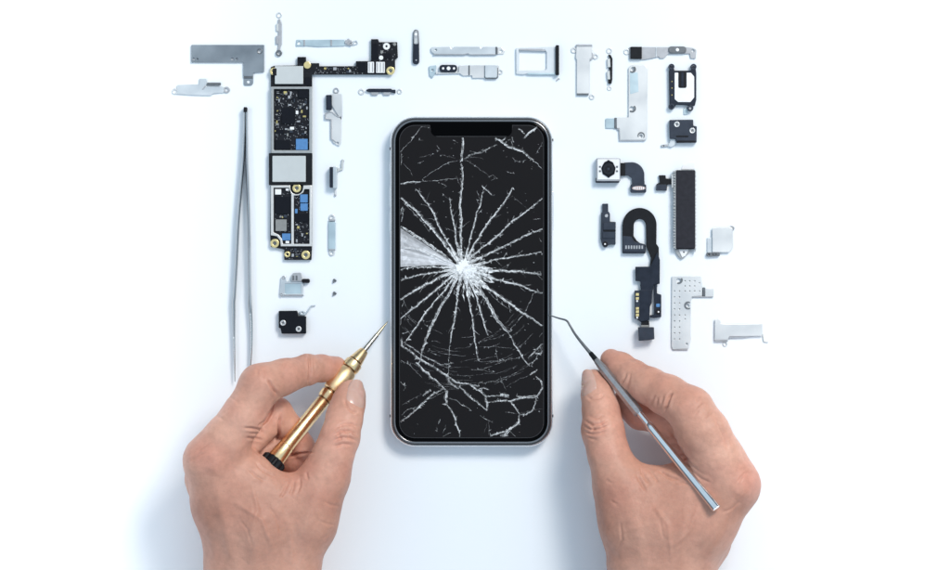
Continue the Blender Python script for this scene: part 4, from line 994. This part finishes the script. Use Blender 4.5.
def seg_dist2(P, poly):
    D = np.full(len(P), 1e9); T = np.zeros(len(P)); n = len(poly) - 1
    for i in range(n):
        a = np.array(poly[i], float); b = np.array(poly[i + 1], float); d = b - a
        t_ = np.clip(((P - a) @ d) / max(d @ d, 1e-9), 0, 1)
        q = np.linalg.norm(P - a - t_[:, None] * d, axis=1)
        m = q < D; D[m] = q[m]; T[m] = (i + t_[m]) / n
    return D, T

def value_noise(P, sc, seed):
    r = np.random.RandomState(seed); tb = r.rand(4096)
    q = P / sc; i = np.floor(q).astype(int); f = q - i; f = f * f * (3 - 2 * f); out = 0
    for a in (0, 1):
        for b in (0, 1):
            for c in (0, 1):
                hsh = ((i[:, 0] + a) * 73856093 ^ (i[:, 1] + b) * 19349663 ^ (i[:, 2] + c) * 83492791) % 4096
                w = (f[:, 0] if a else 1 - f[:, 0]) * (f[:, 1] if b else 1 - f[:, 1]) * (f[:, 2] if c else 1 - f[:, 2])
                out = out + w * tb[hsh]
    return out - .5

def build_hand(label, lo, hi, palm, fingers, creases, ridges, red, kp=15.0, kf=9.0, group='hands', h=1.05):
    fd = Field(lo, hi, h)
    P = fd.empty()
    for ch in palm: fd.chain(P, ch, kp)
    D = None
    for fg in fingers:
        F = fd.empty(); fd.chain(F, fg['c'], fg.get('ki', 5.0))
        J = smin(P, F, fg.get('k', kf))
        D = J if D is None else smin(D, J, 2.2)
    D[:, -2:, :] = np.maximum(D[:, -2:, :], 2.0)        # the forearm is closed off well outside the frame
    V, Q = surface_nets(D, fd.lo, h)
    # relax the grid steps
    E = np.concatenate([Q[:, [0, 1]], Q[:, [1, 2]], Q[:, [2, 3]], Q[:, [3, 0]]])
    deg = np.bincount(E.ravel(), minlength=len(V)).astype(float)
    for it in range(4):
        A_ = np.zeros_like(V); np.add.at(A_, E[:, 0], V[E[:, 1]]); np.add.at(A_, E[:, 1], V[E[:, 0]])
        V = V * .4 + .6 * A_ / deg[:, None]
    N = vnormals(V, Q)                       # y runs downward in drawing units, so orientation is fixed below
    kk = H / (H - V[:, 2])
    P2d = np.stack([CX + (V[:, 0] - CX) * kk, CY + (V[:, 1] - CY) * kk], 1)
    # outward check: push along gradient of the field instead of the face winding
    ctr = V.mean(0)
    gi = np.clip(((V - fd.lo) / h).round().astype(int), 1, np.array(D.shape) - 2)
    G = np.stack([D[gi[:, 0] + 1, gi[:, 1], gi[:, 2]] - D[gi[:, 0] - 1, gi[:, 1], gi[:, 2]],
                  D[gi[:, 0], gi[:, 1] + 1, gi[:, 2]] - D[gi[:, 0], gi[:, 1] - 1, gi[:, 2]],
                  D[gi[:, 0], gi[:, 1], gi[:, 2] + 1] - D[gi[:, 0], gi[:, 1], gi[:, 2] - 1]], 1)
    if (N * G).sum() < 0: N = -N
    upm = np.clip((N[:, 2] + .15) / .4, 0, 1)
    disp = np.zeros(len(V))
    disp += value_noise(V, 22, 3) * 1.6 + value_noise(V, 9, 4) * .55 + value_noise(V, 4, 5) * .22
    for pts, w, dep, *zr in creases:
        w = max(w, 1.2)
        d, tt = seg_dist2(P2d, pts)
        env = np.clip(np.minimum(tt, 1 - tt) * 5, 0.15, 1)
        m = upm.copy()
        if zr: m *= (V[:, 2] > zr[0])
        wob = 1 + .3 * value_noise(V, 3, 8)
        disp -= 2.0 * dep * env * np.exp(-(d / (.9 * w * wob)) ** 2) * m
        disp += .55 * dep * env * np.exp(-((d - 2.2 * w) / (1.2 * w)) ** 2) * m
    for pts, w, amp in ridges:
        d, tt = seg_dist2(P2d, pts)
        env = np.clip(np.minimum(tt, 1 - tt) * 4, 0, 1)
        disp += 1.6 * amp * env * np.exp(-(d / w) ** 2) * upm
    V = V + N * disp[:, None]
    dy = np.maximum(V[:, 1] - 640, 0); V[:, 1] += 2.6 * dy * dy / (dy + 40)   # the forearm runs on out of the frame
    rd = np.zeros(len(V))
    for x, y, r, a in red: rd = np.maximum(rd, .7 * a * np.exp(-((P2d[:, 0] - x) ** 2 + (P2d[:, 1] - y) ** 2) / (r * r)))
    rd = np.clip(rd + value_noise(V, 14, 9) * .35, 0, 1)
    V[:, 2] = np.maximum(V[:, 2], .3)
    o = V.mean(0)
    org = wloc(o[0], o[1], 0)
    vw = np.stack([(V[:, 0] - CX) * S - org[0], -(V[:, 1] - CY) * S - org[1], V[:, 2] * S], 1)
    me = bpy.data.meshes.new('hand')
    Q = Q[:, ::-1] if (N * vnormals(V, Q)).sum() > 0 else Q
    me.from_pydata(vw.tolist(), [], Q.tolist()); me.update()
    ob = link('hand', me, 'skin', None, sharp=None)
    BVH[ob.name] = BVHTree.FromPolygons([tuple(v) for v in vw.tolist()], [tuple(q) for q in Q.tolist()])
    ob.location = org; ORG[ob.name] = org
    a2 = me.attributes.new('redness', 'FLOAT', 'POINT'); a2.data.foreach_set('value', rd.astype(np.float32))
    tagset(ob, label, 'hand', group)
    return ob

def nail(hand, base, tip, normal, width=34):
    """curved nail plate laid on the finger surface; base/tip on the finger's axis, normal = facing direction"""
    a = np.array(W3(*base), float); b = np.array(W3(*tip), float)
    ax = b - a; L = np.linalg.norm(ax); ax /= L
    n_ = np.array(normal, float); n_ -= ax * (n_ @ ax); n_ /= np.linalg.norm(n_); sd_ = np.cross(ax, n_)
    tow = lambda v: Vector(((v[0] - CX) * S, -(v[1] - CY) * S, v[2] * S))
    org = ORG[hand.name]; bv = BVH[hand.name]
    nu, nv = 21, 25; rr = np.zeros((nv, nu)); dirs = {}; cen = {}
    for i in range(nv):
        v = i / (nv - 1)
        for j in range(nu):
            u = -1 + 2 * j / (nu - 1)
            s_ = (1 - .16 * abs(2 * v - 1) ** 4)
            vv = v + (.13 * (1 - u * u) * (2 * v - 1) if v > .5 else .11 * (1 - u * u) * (2 * v - 1))
            an = math.radians(width) * u * s_
            d = n_ * math.cos(an) + sd_ * math.sin(an); c = a + ax * L * vv
            dw = (tow(c + d) - tow(c)).normalized()
            o_ = tow(c) - org + dw * 60 * S
            hit = bv.ray_cast(o_, -dw)
            rr[i, j] = 60 - hit[3] / S if hit[0] is not None else np.nan
            dirs[i, j] = d; cen[i, j] = c
    g = np.nanmedian(rr); rr = np.where(np.isnan(rr), g, rr)
    for k in range(6):                                  # smooth, free of the skin's small creases
        q = np.pad(rr, 1, mode='edge'); rr = (q[:-2, 1:-1] + q[2:, 1:-1] + q[1:-1, :-2] + q[1:-1, 2:] + 2 * rr) / 6
    for i in range(nv): rr[i] = np.maximum(rr[i], rr[nv // 2] * (1 - .22 * max(0, i / (nv - 1) - .6) / .4))
    V = []
    for i in range(nv):
        v = i / (nv - 1)
        for j in range(nu):
            u = -1 + 2 * j / (nu - 1)
            e_ = max(abs(u) ** 6, (1 - v) ** 8)
            V.append(cen[i, j] + dirs[i, j] * (rr[i, j] + .75 - .75 * e_))
    top = np.array(V); bot = top - n_ * 1.3
    V = np.concatenate([top, bot]); F = []; K = nu * nv
    for i in range(nv - 1):
        for j in range(nu - 1):
            p = i * nu + j; F.append((p, p + 1, p + nu + 1, p + nu)); F.append((K + p, K + p + nu, K + p + nu + 1, K + p + 1))
    rim = [j for j in range(nu)] + [i * nu + nu - 1 for i in range(1, nv)] + [(nv - 1) * nu + j for j in range(nu - 2, -1, -1)] + [i * nu for i in range(nv - 2, 0, -1)]
    for i in range(len(rim)):
        p, q = rim[i], rim[(i + 1) % len(rim)]; F.append((q, p, K + p, K + q))
    return from_world('fingernail', [tow(v) for v in V], F, 'nail', hand, sharp=60)

# left hand
palmL = [
 [(250, 745, 66, 50), (246, 640, 60, 36), (244, 572, 62, 34), (226, 505, 80, 29), (212, 462, 92, 26)],
 [(272, 745, 66, 52), (266, 640, 60, 38), (266, 570, 64, 38), (262, 525, 76, 36), (244, 485, 80, 30)],
 [(285, 745, 66, 50), (278, 640, 60, 36), (286, 572, 66, 28), (307, 522, 76, 26), (325, 478, 80, 22)],
 [(232, 478, 76, 24), (272, 508, 74, 26), (312, 494, 78, 22)],
 [(238, 470, 84, 17), (276, 497, 84, 17)],
 [(226, 520, 45, 26), (214, 478, 50, 24), (225, 455, 62, 18)], [(240, 540, 38, 30), (228, 500, 36, 24)],
]
fingL = [
 dict(c=[(212, 460, 93, 25), (226, 441, 97, 22.5), (243, 416, 99, 20.5), (260, 385.5, 96, 20.5), (284, 376.5, 80, 17), (308, 369.5, 58, 14.2), (322, 368, 42, 13), (336, 367, 26, 11)], ki=5, k=12),
 dict(c=[(325, 478, 80, 22), (333, 455, 82, 19.5), (340, 437, 80, 18.6), (344.5, 418, 72, 17.6), (348.6, 404, 64, 16), (351, 395, 57, 14.8)], ki=5, k=12),
 dict(c=[(222, 462, 70, 20), (250, 436, 62, 17), (277, 412.5, 48, 15), (292, 430, 40, 13.6), (302, 447, 36, 12.6), (305, 456, 32, 11)], ki=3.5, k=8),
 dict(c=[(224, 480, 48, 20), (252, 460, 42, 16), (276, 446, 32, 14.4), (294, 462, 30, 13.4), (304, 470, 26, 11.5)], ki=3.5, k=8),
 dict(c=[(234, 505, 28, 19), (262, 482, 24, 14), (282, 474, 20, 12.6), (300, 486, 16, 11.5)], ki=3.5, k=8),
]
crL = [
 ([(268, 379), (272.5, 387), (278, 396)], 1.4, 1.3, 60), ([(308, 352), (310, 364), (310, 374), (308, 386)], 1.2, .9), ([(313, 358), (314, 370)], .8, .35), ([(284, 362), (283, 370)], .8, .3),
 ([(258, 427), (266, 421), (270, 414), (275, 402)], 1.2, 1.4, 60), ([(243, 428), (252, 428.5), (260, 430), (264, 434)], 1.1, 1.0), ([(246, 438), (254, 438), (263, 440)], 1.1, .9), ([(249, 434), (256, 433.4), (262, 434)], .7, .5),
 ([(252, 447), (257, 452), (262, 455)], 1, .6), ([(255, 462), (262, 470), (275, 477)], 1, .7), ([(248, 468), (256, 476), (266, 481)], 1, .5),
 ([(281, 415), (279, 424), (279, 432), (276, 442)], 1.2, 1.4), ([(286, 456.5), (298, 454), (313, 452)], 1.2, 1.6),
 ([(288, 482), (284, 492), (280, 498)], 1, .6), ([(294, 480), (293, 488), (290, 496)], 1, .6), ([(300, 477), (300, 486), (297, 494)], .9, .5), ([(306, 472), (308, 480)], .9, .5),
 ([(336, 428), (343, 424), (352, 424), (358, 428)], .9, .7), ([(333, 436), (341, 431), (351, 431), (358, 435)], .9, .9), ([(333, 441), (342, 437.5), (350, 438), (357, 441)], .9, .9), ([(334, 447), (343, 444), (352, 445)], .9, .7),
 ([(338, 432.5), (342, 441)], .6, .4), ([(347, 431), (351, 441)], .6, .4), ([(341, 424), (346, 435)], .6, .4),
 ([(197, 452), (204, 447), (211, 443)], 1.1, .5), ([(190, 462), (198, 456), (206, 453)], 1, .4),
 ([(344, 398), (346.6, 406), (352, 411.4), (359, 412.6)], .9, .9),
 ([(225, 395), (232, 398), (240, 404)], 1, .25), ([(216, 415), (224, 420)], 1, .25), ([(262, 366), (264, 374), (263, 380)], .9, .3), ([(257, 368), (258, 376)], .8, .3),
 ([(322, 500), (331, 505), (340, 506)], .9, .35), ([(318, 520), (328, 524), (336, 525)], .9, .3), ([(240, 520), (248, 530), (252, 545)], 1, .25), ([(268, 505), (278, 520), (282, 540)], 1, .25),
]
rgL = [([(213, 470), (220, 505), (230, 545), (236, 580)], 6, 1.3), ([(250, 490), (254, 530), (256, 580)], 7, .9), ([(275, 500), (290, 530), (292, 575)], 4, .8), ([(232, 500), (262, 520), (275, 555)], 2.2, .7), ([(322, 480), (312, 510), (300, 545)], 7, 1.3),
       ([(205, 448), (215, 462), (213, 476)], 8, 1.4), ([(250, 480), (258, 510), (246, 545)], 2.0, .6)]
redL = [(290, 372, 16, .4), (232, 410, 16, .3), (345, 425, 16, .35), (350, 470, 12, .4), (262, 380, 16, .5), (335, 365, 14, .6), (208, 455, 18, .8), (342, 438, 14, .75), (355, 395, 12, .35), (300, 465, 18, .9), (270, 415, 14, .45), (300, 440, 14, .5), (320, 490, 18, .35), (335, 470, 14, .4), (300, 370, 16, .45)]
hl = build_hand('left hand gripping the gold screwdriver between thumb and index finger', (170, 335, 0), (385, 745, 150), palmL, fingL, crL, rgL, redL)
nail(hl, (347, 409, 66), (351.6, 387, 54), (.50, .05, 1), width=38)

# right hand
palmR = [
 [(660, 745, 66, 50), (674, 640, 62, 33), (677, 572, 64, 32), (703, 524, 80, 28.5), (731, 486, 88, 26)],
 [(650, 745, 66, 52), (656, 640, 60, 38), (656, 572, 64, 38), (664, 528, 74, 35), (698, 494, 76, 29)],
 [(640, 745, 66, 50), (648, 640, 60, 34), (646, 572, 62, 30), (634, 522, 70, 30), (620, 484, 72, 24)],
 [(632, 500, 70, 27), (655, 496, 68, 25.5), (684, 494, 70, 26), (714, 484, 80, 26)],
 [(725, 500, 50, 24), (720, 470, 55, 22)], [(700, 540, 40, 30), (705, 505, 38, 24)],
]
fingR = [
 dict(c=[(731, 483, 90, 26.5), (718, 460, 95, 26), (703, 433, 98, 25), (690, 410, 94, 22.5), (668, 396, 80, 19.5), (648, 386, 66, 18), (634, 377.5, 54, 16), (620, 366, 42, 13), (611, 359.5, 35, 10.5)], ki=5, k=12),
 dict(c=[(620, 484, 72, 25), (609, 455, 70, 20.5), (602.5, 430, 64, 20.5), (601, 410, 54, 18), (598, 395, 46, 15.8), (594.4, 382.5, 38, 13.4)], ki=5, k=12),
 dict(c=[(722, 470, 70, 20), (706, 440, 68, 18), (690, 424, 62, 16.5), (662, 420, 50, 14.5), (640, 416, 42, 13), (622, 402, 34, 11.5)], ki=3.5, k=8),
 dict(c=[(720, 485, 48, 20), (704, 462, 46, 17), (692, 447, 42, 15), (664, 425, 32, 12), (648, 420, 28, 11)], ki=3.5, k=8),
 dict(c=[(712, 500, 28, 20), (700, 475, 28, 16), (690, 458, 26, 13), (668, 426, 20, 11)], ki=3.5, k=8),
]
crR = [
 ([(663, 413), (667, 406), (669, 398), (672, 392)], 1.4, 1.5, 60), ([(627, 372), (623, 380), (620, 385)], 1, .7), ([(631, 372), (627, 386), (626, 392)], .8, .4), ([(655, 396), (650, 404)], .9, .5), ([(658, 398), (656, 408)], .8, .6), ([(664, 396), (661, 403)], .7, .4),
 ([(666, 425), (671, 432), (680, 449), (689, 462), (700, 472)], 1.2, .8, 60), ([(671, 445), (677, 446), (682, 450)], 1, 1.0), ([(678, 456), (684, 456), (689, 460)], 1, .9), ([(686, 462), (692, 470), (700, 478), (712, 484)], 1.2, .5),
 ([(584, 420), (592, 425), (601, 424), (608, 420)], .9, .9), ([(583, 425), (592, 430), (601, 429), (609, 425)], .9, .9), ([(584, 431), (592, 434), (601, 433), (607, 430)], .9, .8), ([(587, 415), (596, 418), (604, 415)], .9, .6), ([(588, 437), (597, 440)], .8, .5),
 ([(590, 421), (595, 431)], .6, .4), ([(599, 419), (604, 429)], .6, .4), ([(597, 425), (591, 433)], .6, .4),
 ([(640, 468), (644, 476), (650, 484)], .9, .7), ([(648, 469), (654, 476), (658, 482)], .9, .6), ([(658, 470), (668, 476), (682, 481)], 1, .9), ([(636, 474), (642, 484), (646, 492)], .9, .6), ([(662, 474), (676, 482), (690, 484)], .9, .5),
 ([(586, 396), (592, 399.6), (600, 398), (606, 392)], .9, .6),
 ([(706, 402), (699, 408), (694, 416)], 1.1, .35), ([(712, 410), (704, 418)], 1, .35), ([(716, 420), (724, 436), (728, 450)], 1.4, .5), ([(700, 396), (696, 402)], 1, .3),
 ([(750, 470), (742, 476), (736, 484)], 1.1, .4), ([(740, 500), (732, 508), (722, 512)], 1, .35), ([(610, 500), (618, 505)], .9, .3), ([(606, 480), (614, 484)], .9, .3), ([(620, 520), (622, 540), (616, 552)], 1.1, .3), ([(660, 520), (664, 540)], 1, .3),
]
rgR = [([(735, 495), (722, 525), (700, 570)], 7, 1.2), ([(690, 505), (680, 540), (672, 580)], 7, .9), ([(625, 500), (640, 540), (645, 575)], 7, 1.1), ([(650, 500), (668, 525), (672, 565)], 2.2, .7), ([(700, 500), (690, 530), (668, 550)], 2.2, .6),
       ([(752, 474), (744, 488), (736, 500)], 9, 1.4), ([(716, 408), (730, 434), (742, 462)], 5, 1.0)]
redR = [(660, 388, 16, .3), (605, 400, 14, .3), (610, 450, 16, .35), (720, 440, 14, .3), (690, 400, 18, .5), (612, 360, 14, .55), (748, 478, 20, .85), (597, 427, 16, .55), (640, 420, 26, 1.0), (680, 455, 14, .6), (710, 480, 18, .5), (650, 380, 14, .3), (620, 500, 20, .35), (590, 375, 10, .3)]
hr = build_hand('right hand holding the steel pick like a pen', (565, 335, 0), (775, 745, 150), palmR, fingR, crR, rgR, redR)
nail(hr, (598.6, 396, 47), (592.6, 375.5, 35), (-.55, .15, 1), width=37)

# ------------------------------------------------------------------ camera and light
cam = bpy.data.cameras.new('camera'); co = bpy.data.objects.new('camera', cam); COL.objects.link(co)
cam.sensor_width = 36; cam.clip_start = 0.01; cam.clip_end = 20
cam.lens = 36 * (H * S) / (950 * S)
co.location = (0, 0, H * S); co.rotation_euler = (0, 0, 0)
scene.camera = co

def area(name, loc, target, size, power, color, sy=None):
    l = bpy.data.lights.new(name, 'AREA'); l.energy = power; l.color = color; l.size = size
    if sy: l.shape = 'RECTANGLE'; l.size_y = sy
    o = bpy.data.objects.new(name, l); COL.objects.link(o)
    o.location = loc
    o.rotation_euler = (Vector(target) - Vector(loc)).to_track_quat('-Z', 'Y').to_euler()
    return o
area('key_softbox', (0.55, 0.74, 1.12), (0, 0, 0), 0.42, 14.2, (1.0, 0.94, 0.87))
for sgn, pw in ((-1, 1.2), (1, 1.0)):
    o = area('added_side_fill', (sgn * 0.33, 0.02, 0.32), (sgn * 0.33, 0.02, 0), 0.14, pw, (1.0, 0.98, 0.97), sy=0.9)  # added fill lamps that brighten the paper's left and right sides to white
    o.data.spread = math.radians(75)

w = bpy.data.worlds.new('World'); scene.world = w; w.use_nodes = True
nt = w.node_tree; bg = nt.nodes['Background']
tc = nt.nodes.new('ShaderNodeTexCoord'); sx = nt.nodes.new('ShaderNodeSeparateXYZ'); cr = nt.nodes.new('ShaderNodeValToRGB')
nt.links.new(tc.outputs['Generated'], sx.inputs[0]); nt.links.new(sx.outputs['Z'], cr.inputs['Fac'])
e = cr.color_ramp.elements
e[0].position = 0.0; e[0].color = (0.10, 0.11, 0.13, 1)
e[1].position = 1.0; e[1].color = (0.65, 0.79, 0.96, 1)
x = e.new(0.30); x.color = (0.20, 0.24, 0.29, 1)
x = e.new(0.46); x.color = (0.28, 0.34, 0.41, 1)
x = e.new(0.55); x.color = (0.70, 0.95, 1.12, 1)
nt.links.new(cr.outputs[0], bg.inputs['Color']); bg.inputs['Strength'].default_value = 0.87

scene.view_settings.view_transform = 'Standard'; scene.view_settings.look = 'None'
scene.view_settings.exposure = 0.0; scene.view_settings.gamma = 1.0
